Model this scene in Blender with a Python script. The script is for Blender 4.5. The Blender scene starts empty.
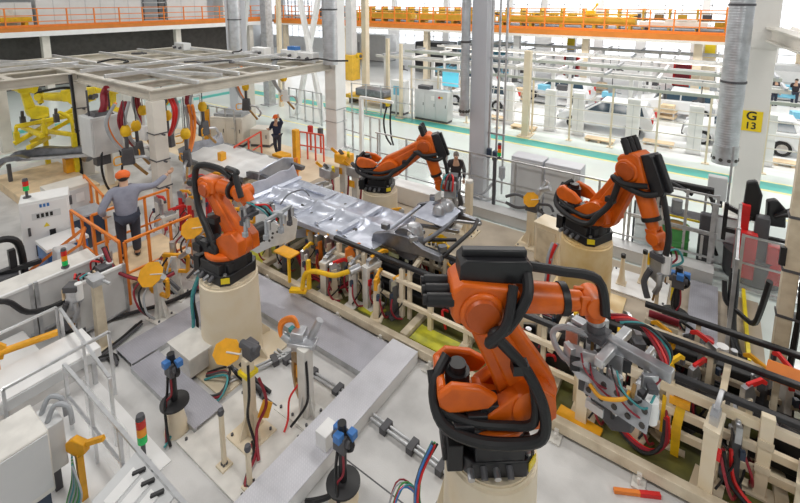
import bpy, math, random
from mathutils import Vector, Matrix
R = math.radians
PI = math.pi
C = bpy.context.scene.collection
random.seed(7)

# ------------------------------------------------------------------ camera calibration (800x503 frame)
F, CX, CY, PIT, YAW, H = 451., 400., 69., R(8.7), R(35.1), 6.3
FW = Vector((-math.sin(YAW)*math.cos(PIT), math.cos(YAW)*math.cos(PIT), -math.sin(PIT)))
RT = Vector((math.cos(YAW), math.sin(YAW), 0))
UP = RT.cross(FW)

def g(px, py, z=0.):
    """world point at height z seen at a pixel of the photograph"""
    d = FW + RT*((px-CX)/F) - UP*((py-CY)/F)
    t = (z-H)/d.z
    return Vector((d.x*t, d.y*t, z))

def gy(px, py, y):
    d = FW + RT*((px-CX)/F) - UP*((py-CY)/F)
    t = y/d.y
    return Vector((d.x*t, y, H+d.z*t))

def gx(px, py, x):
    d = FW + RT*((px-CX)/F) - UP*((py-CY)/F)
    t = x/d.x
    return Vector((x, d.y*t, H+d.z*t))

# ------------------------------------------------------------------ materials
def mat(name, col, rough=.5, metal=0., var=.12, vs=6., bump=0., emit=0., alpha=1., trans=0., col2=None, bs=60.):
    m = bpy.data.materials.new(name)
    m.use_nodes = True
    nt = m.node_tree
    b = nt.nodes['Principled BSDF']
    c = (*col, 1)
    b.inputs['Roughness'].default_value = rough
    b.inputs['Metallic'].default_value = metal
    b.inputs['Base Color'].default_value = c
    if var > 0:
        tc = nt.nodes.new('ShaderNodeTexCoord')
        nz = nt.nodes.new('ShaderNodeTexNoise')
        nz.inputs['Scale'].default_value = vs
        nz.inputs['Detail'].default_value = 6
        nt.links.new(tc.outputs['Object'], nz.inputs['Vector'])
        rp = nt.nodes.new('ShaderNodeValToRGB')
        d = col2 or tuple(x*(1-var*2) for x in col)
        rp.color_ramp.elements[0].color = (*d, 1)
        rp.color_ramp.elements[1].color = c
        rp.color_ramp.elements[0].position = .32
        rp.color_ramp.elements[1].position = .58
        nt.links.new(nz.outputs['Fac'], rp.inputs['Fac'])
        nt.links.new(rp.outputs['Color'], b.inputs['Base Color'])
        if bump > 0:
            n2 = nt.nodes.new('ShaderNodeTexNoise')
            n2.inputs['Scale'].default_value = bs
            nt.links.new(tc.outputs['Object'], n2.inputs['Vector'])
            bp = nt.nodes.new('ShaderNodeBump')
            bp.inputs['Strength'].default_value = bump
            bp.inputs['Distance'].default_value = .02
            nt.links.new(n2.outputs['Fac'], bp.inputs['Height'])
            nt.links.new(bp.outputs['Normal'], b.inputs['Normal'])
    if emit:
        b.inputs['Emission Color'].default_value = c
        b.inputs['Emission Strength'].default_value = emit
    if trans:
        b.inputs['Transmission Weight'].default_value = trans
        b.inputs['IOR'].default_value = 1.1
    if alpha < 1:
        b.inputs['Alpha'].default_value = alpha
    return m

def plate_mat(name, c1, c2, scale=22., metal=.75, rough=.38):
    """checker plate: raised lozenges on aluminium"""
    m = mat(name, c1, rough, metal, .06, 3.)
    nt = m.node_tree
    b = nt.nodes['Principled BSDF']
    tc = nt.nodes.new('ShaderNodeTexCoord')
    mp = nt.nodes.new('ShaderNodeMapping')
    mp.inputs['Rotation'].default_value = (0, 0, R(45))
    mp.inputs['Scale'].default_value = (scale, scale, 1)
    nt.links.new(tc.outputs['Object'], mp.inputs['Vector'])
    ck = nt.nodes.new('ShaderNodeTexBrick')
    ck.inputs['Color1'].default_value = (*c1, 1)
    ck.inputs['Color2'].default_value = (*c1, 1)
    ck.inputs['Mortar'].default_value = (*c2, 1)
    ck.inputs['Scale'].default_value = 1.
    ck.inputs['Mortar Size'].default_value = .12
    nt.links.new(mp.outputs['Vector'], ck.inputs['Vector'])
    mx = nt.nodes.new('ShaderNodeMix')
    mx.data_type = 'RGBA'
    mx.blend_type = 'MULTIPLY'
    mx.inputs[0].default_value = .8
    old = b.inputs['Base Color'].links[0].from_socket
    nt.links.new(old, mx.inputs[6])
    nt.links.new(ck.outputs['Color'], mx.inputs[7])
    nt.links.new(mx.outputs[2], b.inputs['Base Color'])
    bp = nt.nodes.new('ShaderNodeBump')
    bp.inputs['Strength'].default_value = .35
    bp.inputs['Distance'].default_value = .01
    nt.links.new(ck.outputs['Fac'], bp.inputs['Height'])
    nt.links.new(bp.outputs['Normal'], b.inputs['Normal'])
    return m

def duct_mat(name):
    """galvanised spiral duct with ring seams"""
    m = mat(name, (.62, .64, .68), .32, .8, .1, 4.)
    nt = m.node_tree
    b = nt.nodes['Principled BSDF']
    tc = nt.nodes.new('ShaderNodeTexCoord')
    w = nt.nodes.new('ShaderNodeTexWave')
    w.bands_direction = 'Z'
    w.inputs['Scale'].default_value = 4.5
    nt.links.new(tc.outputs['Object'], w.inputs['Vector'])
    bp = nt.nodes.new('ShaderNodeBump')
    bp.inputs['Strength'].default_value = .22
    bp.inputs['Distance'].default_value = .02
    nt.links.new(w.outputs['Fac'], bp.inputs['Height'])
    nt.links.new(bp.outputs['Normal'], b.inputs['Normal'])
    return m

M = dict(
    concrete=mat('front_concrete', (.66, .655, .65), .42, 0, .1, 1.6, .08, col2=(.50, .495, .49)),
    dirtfloor=mat('worn_floor', (.50, .43, .34), .6, 0, .14, 1.1, .08, col2=(.36, .30, .24)),
    aisle=mat('aisle_epoxy', (.74, .83, .80), .14, 0, .03, .5, col2=(.72, .78, .77)),
    linefloor=mat('line_epoxy', (.90, .92, .915), .2, 0, .03, .5),
    beigefloor=mat('platform_ply', (.83, .70, .52), .5, 0, .07, 1.5, col2=(.74, .60, .42)),
    teal=mat('teal_stripe', (.08, .50, .44), .3, 0, .05, 1),
    yline=mat('yellow_line', (.85, .78, .32), .4, 0, .05, 2),
    orange=mat('robot_orange', (.74, .135, .004), .36, 0, .08, 4, col2=(.60, .10, .004)),
    dorange=mat('robot_orange_cover', (.50, .085, .006), .42, 0, .08, 4),
    oyellow=mat('orange_yellow_paint', (.90, .42, .015), .42, 0, .1, 5),
    yellow=mat('yellow_paint', (.93, .56, .01), .42, 0, .1, 5),
    lemon=mat('lemon_paint', (.90, .70, .02), .4, 0, .08, 5),
    railorange=mat('rail_orange', (.85, .24, .03), .45, 0, .06, 4),
    railred=mat('rail_red', (.78, .10, .05), .45, 0, .06, 4),
    mezzedge=mat('mezzanine_orange', (.66, .22, .03), .5, 0, .06, 2),
    mezzyel=mat('mezzanine_yellow', (.74, .45, .04), .5, 0, .1, 2),
    cream=mat('cream_paint', (.80, .70, .54), .42, 0, .07, 2.5, col2=(.76, .64, .45)),
    rustcream=mat('stained_cream', (.84, .66, .38), .45, 0, .1, 1.6, col2=(.70, .46, .16)),
    beige=mat('beige_frame', (.72, .63, .48), .5, 0, .1, 4, col2=(.56, .47, .34)),
    steelbeige=mat('beige_steel', (.78, .745, .68), .5, 0, .05, 2),
    brown=mat('brown_stock', (.34, .20, .06), .6, 0, .2, 3, col2=(.16, .10, .04)),
    colwhite=mat('column_white', (.80, .78, .745), .45, 0, .03, 1.),
    canopyp=mat('canopy_paint', (.60, .56, .49), .5, 0, .08, 2),
    white=mat('white_paint', (.86, .86, .86), .4, 0, .03, 2),
    dwhite=mat('dirty_white', (.76, .74, .70), .45, 0, .08, 4),
    cabgrey=mat('cabinet_grey', (.66, .67, .68), .45, 0, .03, 2),
    padgrey=mat('column_lavender', (.60, .61, .66), .45, 0, .03, 1),
    panelgrey=mat('panel_grey', (.62, .62, .62), .3, 0, .06, 2),
    dgrey=mat('dark_grey', (.09, .09, .10), .5, 0, .1, 6),
    navy=mat('navy_panel', (.03, .05, .09), .4, 0, .05, 4),
    black=mat('black_rubber', (.010, .010, .012), .45, 0, .1, 8),
    blackm=mat('black_metal', (.014, .014, .017), .4, .0, .1, 8),
    sil=mat('silver_metal', (.60, .61, .64), .3, .85, .12, 5),
    galv=mat('galvanised', (.60, .61, .63), .4, .7, .12, 6),
    alu=mat('aluminium', (.78, .79, .81), .3, .75, .06, 6),
    sheet=mat('pressed_sheet', (.60, .63, .72), .36, .6, .1, 3.5, .04, col2=(.44, .47, .56), bs=8),
    dsheet=mat('dark_pressed_sheet', (.27, .28, .31), .32, .8, .18, 4, .06, bs=8),
    copper=mat('bronze', (.42, .25, .09), .4, .6, .1, 6),
    red=mat('red_paint', (.70, .02, .02), .4, 0, .08, 5),
    dred=mat('burgundy_hose', (.28, .015, .03), .45, 0, .1, 8),
    blue=mat('blue_plastic', (.05, .20, .55), .4, 0, .1, 8),
    lblue=mat('light_blue', (.20, .55, .75), .4, 0, .08, 5),
    teal2=mat('teal_hose', (.05, .30, .32), .45, 0, .1, 8),
    green=mat('green_drum', (.06, .30, .07), .42, 0, .12, 4),
    chroma=mat('yellow_green_plate', (.62, .60, .04), .45, 0, .12, 3, col2=(.36, .38, .06)),  # brighter copy of the olive, for the lit parts of the tray
    olive=mat('olive_oily_floor', (.17, .17, .045), .35, 0, .25, 2, col2=(.07, .07, .03)),
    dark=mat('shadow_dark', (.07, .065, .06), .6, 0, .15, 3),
    plate=plate_mat('checker_plate', (.82, .82, .86), (.46, .46, .51), 9., .35, .42),
    wplate=plate_mat('white_checker_plate', (.92, .92, .94), (.62, .62, .67), 9., .15, .4),
    duct=duct_mat('spiral_duct'),
    clear=mat('polycarbonate', (.80, .84, .87), .12, 0, 0, alpha=.13),
    clear2=mat('hazy_polycarbonate', (.74, .77, .80), .25, 0, .05, 3, alpha=.62),
    winglass=mat('window_daylight', (.90, .95, 1.), .3, 0, 0, emit=1.15),
    lampE=mat('lamp_emit', (1., .97, .88), .3, 0, 0, emit=1.6),
    screenb=mat('screen_cyan', (.15, .65, .85), .3, 0, 0, emit=.5),
    ledR=mat('lens_red', (.65, .03, .02), .25, 0, 0),
    ledO=mat('lens_amber', (.95, .35, .02), .25, 0, 0),
    ledG=mat('lens_green', (.02, .62, .14), .25, 0, 0),
    carwhite=mat('car_white', (.86, .88, .90), .15, 0, .02, 1),
    carglass=mat('car_glass', (.04, .07, .10), .08, 0, 0),
    skin=mat('skin', (.62, .38, .26), .5, 0, .04, 6),
    hair=mat('hair_grey', (.22, .20, .18), .7, 0, .1, 30),
    hairb=mat('hair_dark', (.03, .025, .02), .6, 0, .1, 30),
    capor=mat('cap_orange', (.90, .16, .02), .6, 0, .05, 6),
    gwork=mat('grey_jacket', (.30, .31, .39), .8, 0, .1, 8, .1),
    nwork=mat('navy_jacket', (.02, .03, .07), .8, 0, .1, 8),
    bwork=mat('black_jacket', (.035, .028, .035), .8, 0, .1, 8),
    trous=mat('dark_trousers', (.04, .045, .07), .8, 0, .1, 8),
    btext=mat('black_ink', (.02, .02, .02), .6, 0, 0),
    signy=mat('sign_yellow', (.93, .68, .02), .45, 0, .03, 3),
    wood=mat('pale_board', (.80, .62, .40), .6, 0, .1, 3),
    railgrey=mat('fence_grey_green', (.42, .45, .40), .5, 0, .05, 2),
    greyblue=mat('far_shed_blue', (.45, .55, .62), .5, 0, .05, 2),
    hosegrey=mat('grey_hose', (.40, .42, .45), .5, 0, .08, 6),
)

# ------------------------------------------------------------------ mesh builder
def frame(d):
    d = Vector(d).normalized()
    a = Vector((0, 0, 1)) if abs(d.z) < .9 else Vector((1, 0, 0))
    u = a.cross(d).normalized()
    return d, u, d.cross(u)

def spline(pts, n=5):
    P_ = [Vector(p) for p in pts]
    if len(P_) < 3:
        return P_
    out = []
    for i in range(len(P_)-1):
        a = P_[max(i-1, 0)]; b = P_[i]; c = P_[i+1]; d = P_[min(i+2, len(P_)-1)]
        for k in range(n):
            t = k/n
            out.append(.5*((2*b)+(c-a)*t+(2*a-5*b+4*c-d)*t*t+(3*b-a-3*c+d)*t**3))
    out.append(P_[-1])
    return out

class MB:
    def __init__(s):
        s.v = []; s.f = []; s.m = []; s.mi = 0
    def mt(s, i):
        s.mi = i; return s
    def add(s, vs, fs):
        o = len(s.v)
        s.v += [tuple(v) for v in vs]
        s.f += [tuple(i+o for i in f) for f in fs]
        s.m += [s.mi]*len(fs)
        return s
    def hexa(s, p):
        return s.add(p, [(0, 3, 2, 1), (4, 5, 6, 7), (0, 1, 5, 4), (1, 2, 6, 5), (2, 3, 7, 6), (3, 0, 4, 7)])
    def box(s, x, y, z, sx, sy, sz, rz=0., tap=1.):
        """centre x,y; z is the BOTTOM"""
        c, n = math.cos(rz), math.sin(rz)
        p = []
        for k, t in ((0, 1.), (1, tap)):
            for a, b in ((-1, -1), (1, -1), (1, 1), (-1, 1)):
                X, Y = a*sx/2*t, b*sy/2*t
                p.append((x+X*c-Y*n, y+X*n+Y*c, z+k*sz))
        return s.hexa(p)
    def beam(s, p, q, w, h=None, roll=0.):
        h = h or w
        p, q = Vector(p), Vector(q)
        d, u, v = frame(q-p)
        if roll:
            u, v = u*math.cos(roll)+v*math.sin(roll), v*math.cos(roll)-u*math.sin(roll)
        pts = []
        for e in (p, q):
            for a, b in ((-1, -1), (1, -1), (1, 1), (-1, 1)):
                pts.append(e+u*(a*w/2)+v*(b*h/2))
        return s.hexa(pts)
    def cyl(s, p, q, r, r2=None, n=14):
        p, q = Vector(p), Vector(q)
        r2 = r if r2 is None else r2
        d, u, v = frame(q-p)
        vs = []
        for e, rr in ((p, r), (q, r2)):
            for i in range(n):
                a = 2*PI*i/n
                vs.append(e+u*(rr*math.cos(a))+v*(rr*math.sin(a)))
        fs = [(i, (i+1) % n, n+(i+1) % n, n+i) for i in range(n)]
        fs += [tuple(range(n-1, -1, -1)), tuple(range(n, 2*n))]
        return s.add(vs, fs)
    def tube(s, pts, r, n=8, sm=5):
        P_ = spline(pts, sm)
        rr = r if isinstance(r, (list, tuple)) else None
        vs = []; fs = []
        d0, u, v = frame(P_[1]-P_[0])
        for i, p in enumerate(P_):
            d = (P_[min(i+1, len(P_)-1)]-P_[max(i-1, 0)]).normalized()
            u = (u-d*u.dot(d))
            u = u.normalized() if u.length > 1e-6 else frame(d)[1]
            v = d.cross(u)
            R_ = r if rr is None else rr[0]+(rr[1]-rr[0])*i/(len(P_)-1)
            for k in range(n):
                a = 2*PI*k/n
                vs.append(p+u*(R_*math.cos(a))+v*(R_*math.sin(a)))
        L = len(P_)
        for i in range(L-1):
            for k in range(n):
                k2 = (k+1) % n
                fs.append((i*n+k, i*n+k2, (i+1)*n+k2, (i+1)*n+k))
        fs += [tuple(range(n-1, -1, -1)), tuple((L-1)*n+k for k in range(n))]
        return s.add(vs, fs)
    def lathe(s, prof, c=(0, 0, 0), n=28, ax='z'):
        vs = []; fs = []
        for r, z in prof:
            for i in range(n):
                a = 2*PI*i/n
                x, y = r*math.cos(a), r*math.sin(a)
                w = (x, y, z) if ax == 'z' else ((x, z, -y) if ax == 'y' else (z, x, y))
                vs.append((w[0]+c[0], w[1]+c[1], w[2]+c[2]))
        for j in range(len(prof)-1):
            for i in range(n):
                k = (i+1) % n
                fs.append((j*n+i, j*n+k, (j+1)*n+k, (j+1)*n+i))
        fs += [tuple(range(n-1, -1, -1)), tuple((len(prof)-1)*n+i for i in range(n))]
        return s.add(vs, fs)
    def prism(s, poly, o, u, v, t):
        """polygon (a,b) in plane o+a*u+b*v, thickness t along u x v, centred"""
        o, u, v = Vector(o), Vector(u), Vector(v)
        nn = u.cross(v).normalized()*(t/2)
        n = len(poly)
        vs = [o+u*a+v*b-nn for a, b in poly]+[o+u*a+v*b+nn for a, b in poly]
        fs = [tuple(range(n-1, -1, -1)), tuple(range(n, 2*n))]+[(i, (i+1) % n, n+(i+1) % n, n+i) for i in range(n)]
        return s.add(vs, fs)
    def ball(s, c, r, n=14, k=9, sc=(1, 1, 1)):
        vs = []; fs = []
        for j in range(k+1):
            th = PI*j/k
            rr = max(math.sin(th), .002)
            for i in range(n):
                a = 2*PI*i/n
                vs.append((c[0]+r*sc[0]*rr*math.cos(a), c[1]+r*sc[1]*rr*math.sin(a), c[2]-r*sc[2]*math.cos(th)))
        for j in range(k):
            for i in range(n):
                q = (i+1) % n
                fs.append((j*n+i, j*n+q, (j+1)*n+q, (j+1)*n+i))
        fs += [tuple(range(n-1, -1, -1)), tuple(k*n+i for i in range(n))]
        return s.add(vs, fs)
    def grid(s, fn, nu, nv, t=.02):
        """closed sheet of thickness t over fn(u,v) in 0..1"""
        top = [Vector(fn(i/nu, j/nv)) for j in range(nv+1) for i in range(nu+1)]
        bot = [p-Vector((0, 0, t)) for p in top]
        o = len(top); W = nu+1
        fs = []
        for j in range(nv):
            for i in range(nu):
                a = j*W+i
                fs.append((a, a+1, a+1+W, a+W))
                fs.append((o+a, o+a+W, o+a+1+W, o+a+1))
        for i in range(nu):
            fs.append((i, o+i, o+i+1, i+1))
            a = nv*W+i
            fs.append((a, a+1, o+a+1, o+a))
        for j in range(nv):
            a = j*W
            fs.append((a, a+W, o+a+W, o+a))
            a = j*W+nu
            fs.append((a, o+a, o+a+W, a+W))
        return s.add(top+bot, fs)

def O(name, mb, m, parent=None, label=None, cat=None, group=None, kind=None, loc=(0, 0, 0), rz=0., bev=0., ang=35):
    me = bpy.data.meshes.new(name)
    me.from_pydata(mb.v, [], mb.f)
    for k in (m if isinstance(m, (list, tuple)) else [m]):
        me.materials.append(M[k])
    if any(mb.m):
        me.polygons.foreach_set('material_index', mb.m)
    me.polygons.foreach_set('use_smooth', [True]*len(me.polygons))
    me.set_sharp_from_angle(angle=R(ang))
    me.update()
    o = bpy.data.objects.new(name, me)
    C.objects.link(o)
    o.location = loc
    o.rotation_euler = (0, 0, rz)
    if parent:
        o.parent = parent
    if bev:
        b = o.modifiers.new('bevel', 'BEVEL')
        b.width = bev; b.segments = 2; b.limit_method = 'ANGLE'; b.angle_limit = R(50)
    tag(o, label, cat, group, kind)
    return o

def tag(o, label=None, cat=None, group=None, kind=None):
    if label: o['label'] = label
    if cat: o['category'] = cat
    if group: o['group'] = group
    if kind: o['kind'] = kind
    return o

def T(name, label, cat, loc=(0, 0, 0), rz=0., group=None):
    o = bpy.data.objects.new(name, None)
    o.empty_display_size = .1
    C.objects.link(o)
    o.location = loc
    o.rotation_euler = (0, 0, rz)
    return tag(o, label, cat, group)

def S(name, mb, m, **k):
    return O(name, mb, m, kind='structure', **k)

def cp(root, loc, rz=0., label=None, group=None):
    r = root.copy(); C.objects.link(r)
    r.location = loc; r.rotation_euler = (0, 0, rz)
    tag(r, label, None, group)
    for ch in list(root.children):
        c = ch.copy(); C.objects.link(c); c.parent = r
        for gg in list(ch.children):
            d = gg.copy(); C.objects.link(d); d.parent = c
    return r

def text(name, body, size, m, parent, loc, rot, ext=.002):
    """lettering as a mesh part"""
    cu = bpy.data.curves.new(name, 'FONT')
    cu.body = body; cu.size = size; cu.offset = size*.022; cu.extrude = ext; cu.align_x = 'CENTER'; cu.align_y = 'CENTER'
    t = bpy.data.objects.new(name+'_tmp', cu)
    C.objects.link(t)
    bpy.context.view_layer.update()
    me = bpy.data.meshes.new_from_object(t.evaluated_get(bpy.context.evaluated_depsgraph_get()))
    bpy.data.objects.remove(t)
    me.materials.clear(); me.materials.append(M[m])
    o = bpy.data.objects.new(name, me)
    C.objects.link(o)
    o.location = loc; o.rotation_euler = rot
    o.parent = parent
    return o
# ================================================================== SETTING
fl = MB()
def slab(x0, x1, y0, y1, i, z=0.):
    fl.mt(i).box((x0+x1)/2, (y0+y1)/2, z-.2, x1-x0, y1-y0, .2)
slab(-60, 24, 11.4, 21.2, 1); slab(-60, 24, 21.2, 46, 2)
slab(-60, -21.5, -6, 11.4, 1)
slab(-21.5, -3.2, -6, 9.3, 0); slab(-21.5, -12.6, 9.3, 11.4, 3); slab(-12.6, -3.2, 9.3, 11.4, 4)
slab(-3.2, 1.2, -6, 8.4, 0); slab(-3.2, 1.2, 8.4, 11.4, 4); slab(1.2, 24, -6, 11.4, 1)
S('floor', fl, ['concrete', 'aisle', 'linefloor', 'beigefloor', 'dirtfloor'])
k = 0
def trim(x0, x1, y0, y1, m, z=.004):
    S('trim_%d' % trim.n, MB().box((x0+x1)/2, (y0+y1)/2, -.001, x1-x0, y1-y0, z+.001), m); trim.n += 1
trim.n = 1
trim(-27.4, 22, 18.85, 19.62, 'teal'); trim(-27.5, -26.75, -5, 18.85, 'teal', .004)
trim(-26.7, 22, 18.68, 18.82, 'yline'); trim(-26.7, 22, 19.65, 19.75, 'yline'); trim(-12, 22, 16.35, 16.47, 'yline'); trim(-26, -12.5, 15.4, 15.5, 'yline')
trim(-16.2, -11.2, 9.35, 12.7, 'beigefloor', .006)
# expansion joints of the front slab
for y in (1.2, 3.95):
    trim(-6, -1., y, y+.018, 'dgrey', .002)
trim(-2.4, -2.385, -2, 5, 'dgrey', .002)

# far wall with its window bands
wb = MB()
YB = 40.
wb.box(-18, YB+.2, 0, 84, .4, 1.62); wb.box(-18, YB+.2, 3.5, 84, .4, .9); wb.box(-18, YB+.2, 7.4, 84, .4, 1.2)
xs = [-58, -47, -39, -29, -22.5, -15.8, -12.6, -8, -4.9, -.8, 3.2, 7, 11, 15, 23]
for i, x in enumerate(xs):
    wb.box(x, YB+.2, 1.62, .7 if i % 3 else 1.5, .4, 1.88); wb.box(x, YB+.2, 4.4, .5, .4, 3.)
S('wall_back', wb, 'white')
n = 1
for i in range(len(xs)-1):
    x0, x1 = xs[i]+.35, xs[i+1]-.35
    for z0, z1 in ((1.62, 3.5), (4.4, 7.4)):
        w = S('window_%d' % n, MB().box((x0+x1)/2, YB+.3, z0, x1-x0+.8, .04, z1-z0), 'winglass'); n += 1
        f = MB(); q = max(2, int((x1-x0)/1.1))
        for j in range(q+1):
            f.box(x0+(x1-x0)*j/q, YB+.22, z0, .07, .09, z1-z0)
        for zz in (z0, (z0+z1)/2-.03, z1-.07):
            f.box((x0+x1)/2, YB+.21, zz, x1-x0+.5, .07, .07)
        O('window_frame', f, 'white', w)
# left end wall and the dark store room front under the left gallery
S('wall_left', MB().box(-52, 17, 0, .4, 62, 9.5), 'cabgrey')
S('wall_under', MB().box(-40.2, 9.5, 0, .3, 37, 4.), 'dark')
S('wall_right', MB().box(24, 17, 0, .4, 62, 9.5), 'white')
S('wall_front', MB().box(-14, -6.2, 0, 76, .4, 9.5), 'white')

# ------------------------------------------------------------------ mezzanine galleries
def railing_run(m, p, q, h=1.15, n=8, r=.05):
    p, q = Vector(p), Vector(q)
    for i in range(n+1):
        a = p.lerp(q, i/n)
        m.beam(a, a+Vector((0, 0, h)), r*1.6)
    for z in (h, h*.62, h*.3):
        m.beam(p+Vector((0, 0, z)), q+Vector((0, 0, z)), r*1.1)
    m.beam(p+Vector((0, 0, .08)), q+Vector((0, 0, .08)), .03, .16)
mz = T('mezzanine_gallery', 'long orange edged gallery across the far side of the hall, carrying yellow conveyor beams', 'gallery', (-18, 32, 0))
O('deck', MB().box(0, 1.5, 4.12, 38, 7, .25), 'dgrey', mz)
O('edge_beam', MB().box(0, -2., 4.05, 37, .25, .34), 'mezzedge', mz)
O('lower_flange', MB().box(0, -1.9, 3.88, 37, .5, .17), 'steelbeige', mz)
m = MB(); railing_run(m, (-18.4, -1.95, 4.39), (18.4, -1.95, 4.39), 1.35, 30, .05); O('railing', m, 'railorange', mz)
m = MB(); railing_run(m, (18.4, -1.95, 4.53), (18.4, 4.9, 4.53), 1.3, 9, .06); O('end_railing', m, 'railorange', mz)
for x in (-17.8, -9.5, -1, 6.5, 11.1, 17.2):
    O('support_post', MB().box(x, -1.2, 0, .42, .42, 4.12), 'cream' if x != 6.5 else 'cabgrey', mz)
ml = T('mezzanine_gallery', 'orange edged gallery along the left end of the hall, above a dark store front', 'gallery', (-38, 13, 0))
O('deck', MB().box(-3.2, 0, 4.1, 6.6, 42, .25), 'steelbeige', ml)
O('edge_beam', MB().box(.12, 0, 4.2, .25, 34, .28), 'mezzedge', ml)
O('lower_flange', MB().box(.1, 0, 3.85, .5, 34, .35), 'white', ml)
m = MB(); railing_run(m, (.1, -14, 4.48), (.1, 17, 4.48), 1.25, 18, .05); O('railing', m, 'railorange', ml)
for y in (-11, -1.5, 8, 15.5):
    O('support_post', MB().box(-.5, y, 0, .45, .45, 4.1), 'steelbeige', ml)
# second short gallery far right
m3 = T('mezzanine_gallery', 'short gallery with orange railing in the top right corner, behind the lettered column', 'gallery', (9.5, 37.5, 0))
O('deck', MB().box(0, 0, 4.35, 11, 4, .25), 'steelbeige', m3)
m = MB(); railing_run(m, (-5.4, -2, 4.6), (5.4, -2, 4.6), 1.3, 12, .05); O('railing', m, 'railorange', m3)
for x in (-5, 0, 5):
    O('support_post', MB().box(x, 1, 0, .35, .35, 4.35), 'cream', m3)
# conveyors and stock standing on the galleries
zt = 4.372
def roller_conv(x0, x1, y, label):
    t = T('overhead_conveyor', label, 'conveyor', ((x0+x1)/2, y, zt))
    L = x1-x0
    O('beam', MB().box(0, 0, .35, L, .8, .5), 'mezzyel', t, bev=.03)
    O('guard_rail', MB().beam((-L/2, -.42, 1.0), (L/2, -.42, 1.0), .1).beam((-L/2, .42, 1.0), (L/2, .42, 1.0), .1), 'mezzyel', t)
    for i in range(5):
        x = -L/2+.3+(L-.6)*i/4
        O('leg', MB().box(x, 0, 0, .2, .7, .35), 'mezzyel', t)
        for sy in (-.42, .42): O('rail_bracket', MB().box(x, sy*.9, .8, .12, .14, .25), 'mezzyel', t)
roller_conv(-13.2, -4.2, 31.6, 'yellow conveyor beam on the gallery, right of the lavender column')
roller_conv(-20.5, -13.8, 31.9, 'yellow conveyor beam on the gallery, left of the lavender column')
roller_conv(-27.5, -21.2, 32.2, 'yellow brown conveyor beam on the gallery, leftmost of three')
t = T('drive_motor', 'small yellow drive unit on top of the right gallery conveyor', 'motor', (-6.9, 31.6, 5.23))
O('housing', MB().box(0, 0, 0, .55, .45, .4), 'yellow', t, bev=.03); O('lever', MB().cyl((.1, 0, .4), (.35, 0, .75), .05).ball((.35, 0, .78), .09), 'yellow', t)
t = T('drive_motor', 'grey flat machine lying on the gallery deck left of the orange end railing', 'motor', (-2.2, 31.2, zt))
O('housing', MB().box(0, 0, .3, 3.4, 1.1, .35).box(.4, 0, .65, 1.6, .8, .12), 'steelbeige', t, bev=.03)
for sx in (-1.3, 1.3): O('leg', MB().box(sx, 0, 0, .2, .9, .3), 'dgrey', t)
for i, (y, w, h, l) in enumerate(((10.4, 1.9, 1.7, 'white tall cabinet on the left gallery, nearest the top left corner'), (15.2, 7.2, 2.9, 'wide white enclosure on the left gallery behind the orange railing'), (22.9, 3.8, 2.8, 'narrower white enclosure on the left gallery, next to the wide one'), (27.2, 1.4, 2.8, 'slim white enclosure on the left gallery beside the corner'))):
    t = T('enclosure', l, 'cabinet', (-40.6, y, 4.352))
    O('panel', MB().box(0, 0, .08, 1.6, w, h), 'white', t)
    sm = MB()
    for j in range(1, max(2, int(w))):
        sm.box(.81, -w/2+j*w/max(2, int(w)), .1, .02, .04, h-.05)
    O('seam', sm, 'cabgrey', t); O('plinth', MB().box(0, 0, 0, 1.5, w-.1, .08), 'dgrey', t)
t = T('conveyor_unit', 'yellow low conveyor on the left gallery at the top left corner', 'conveyor', (-38.9, 9.3, 4.352))
O('beam', MB().box(0, 0, .5, 1., 3.2, .3), 'yellow', t); O('leg', MB().box(0, -1.3, 0, .8, .2, .5), 'yellow', t); O('leg', MB().box(0, 1.3, 0, .8, .2, .5), 'yellow', t)
O('hood', MB().box(-.3, .2, .8, .7, 1.1, .5), 'dwhite', t)
for i in range(2):
    t = T('storage_rack', ['grey slatted rack on the left gallery between the white enclosures', 'grey slatted rack on the gallery at the inner corner'][i], 'rack', ((-40.4, 19.9, 4.352), (-36.5, 33.2, zt))[i])
    for z in (.2, .7, 1.2, 1.7, 2.2): O('shelf', MB().box(0, 0, z, 1.2, 1.9, .06), 'cabgrey', t)
    for sx in (-.55, .55):
        for sy in (-.9, .9): O('upright', MB().box(sx, sy, 0, .08, .08, 2.5), 'dgrey', t)
O('car_shell', MB().prism([(-2, .3), (-2.1, .75), (-1.5, .95), (-.9, 1.35), (.7, 1.4), (1.5, .95), (2.2, .8), (2.25, .35)], (-30.5, 32.4, zt), (1, 0, 0), (0, 0, 1), 1.5), 'dgrey', None, 'dark car body shell carried on the gallery near the top middle', 'car body', bev=.05)

for i, (x, l) in enumerate(((-24.3, 'brown stock rack on the gallery, left of the lavender column'), (-16.6, 'brown stock rack on the gallery, just right of the lavender column'), (-9.4, 'brown stock rack in the middle of the far gallery'), (-2.6, 'brown stock rack towards the end railing of the far gallery'))):
    t = T('stock_rack', l, 'rack', (x, 34.2, zt)); L = 6.2
    for z in (.15, .6, 1.05): O('shelf', MB().box(0, 0, z, L, .9, .06), 'brown', t)
    for k in range(5): O('upright', MB().box(-L/2+.1+k*(L-.2)/4, 0, 0, .12, .92, 1.35), 'mezzyel', t)
    for k in range(9): O('crate', MB().box(-L/2+.5+k*.66, random.uniform(-.1, .1), .21+.45*(k % 2), .5, .7, .34), ('brown', 'dgrey', 'mezzyel')[k % 3], t)
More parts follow.
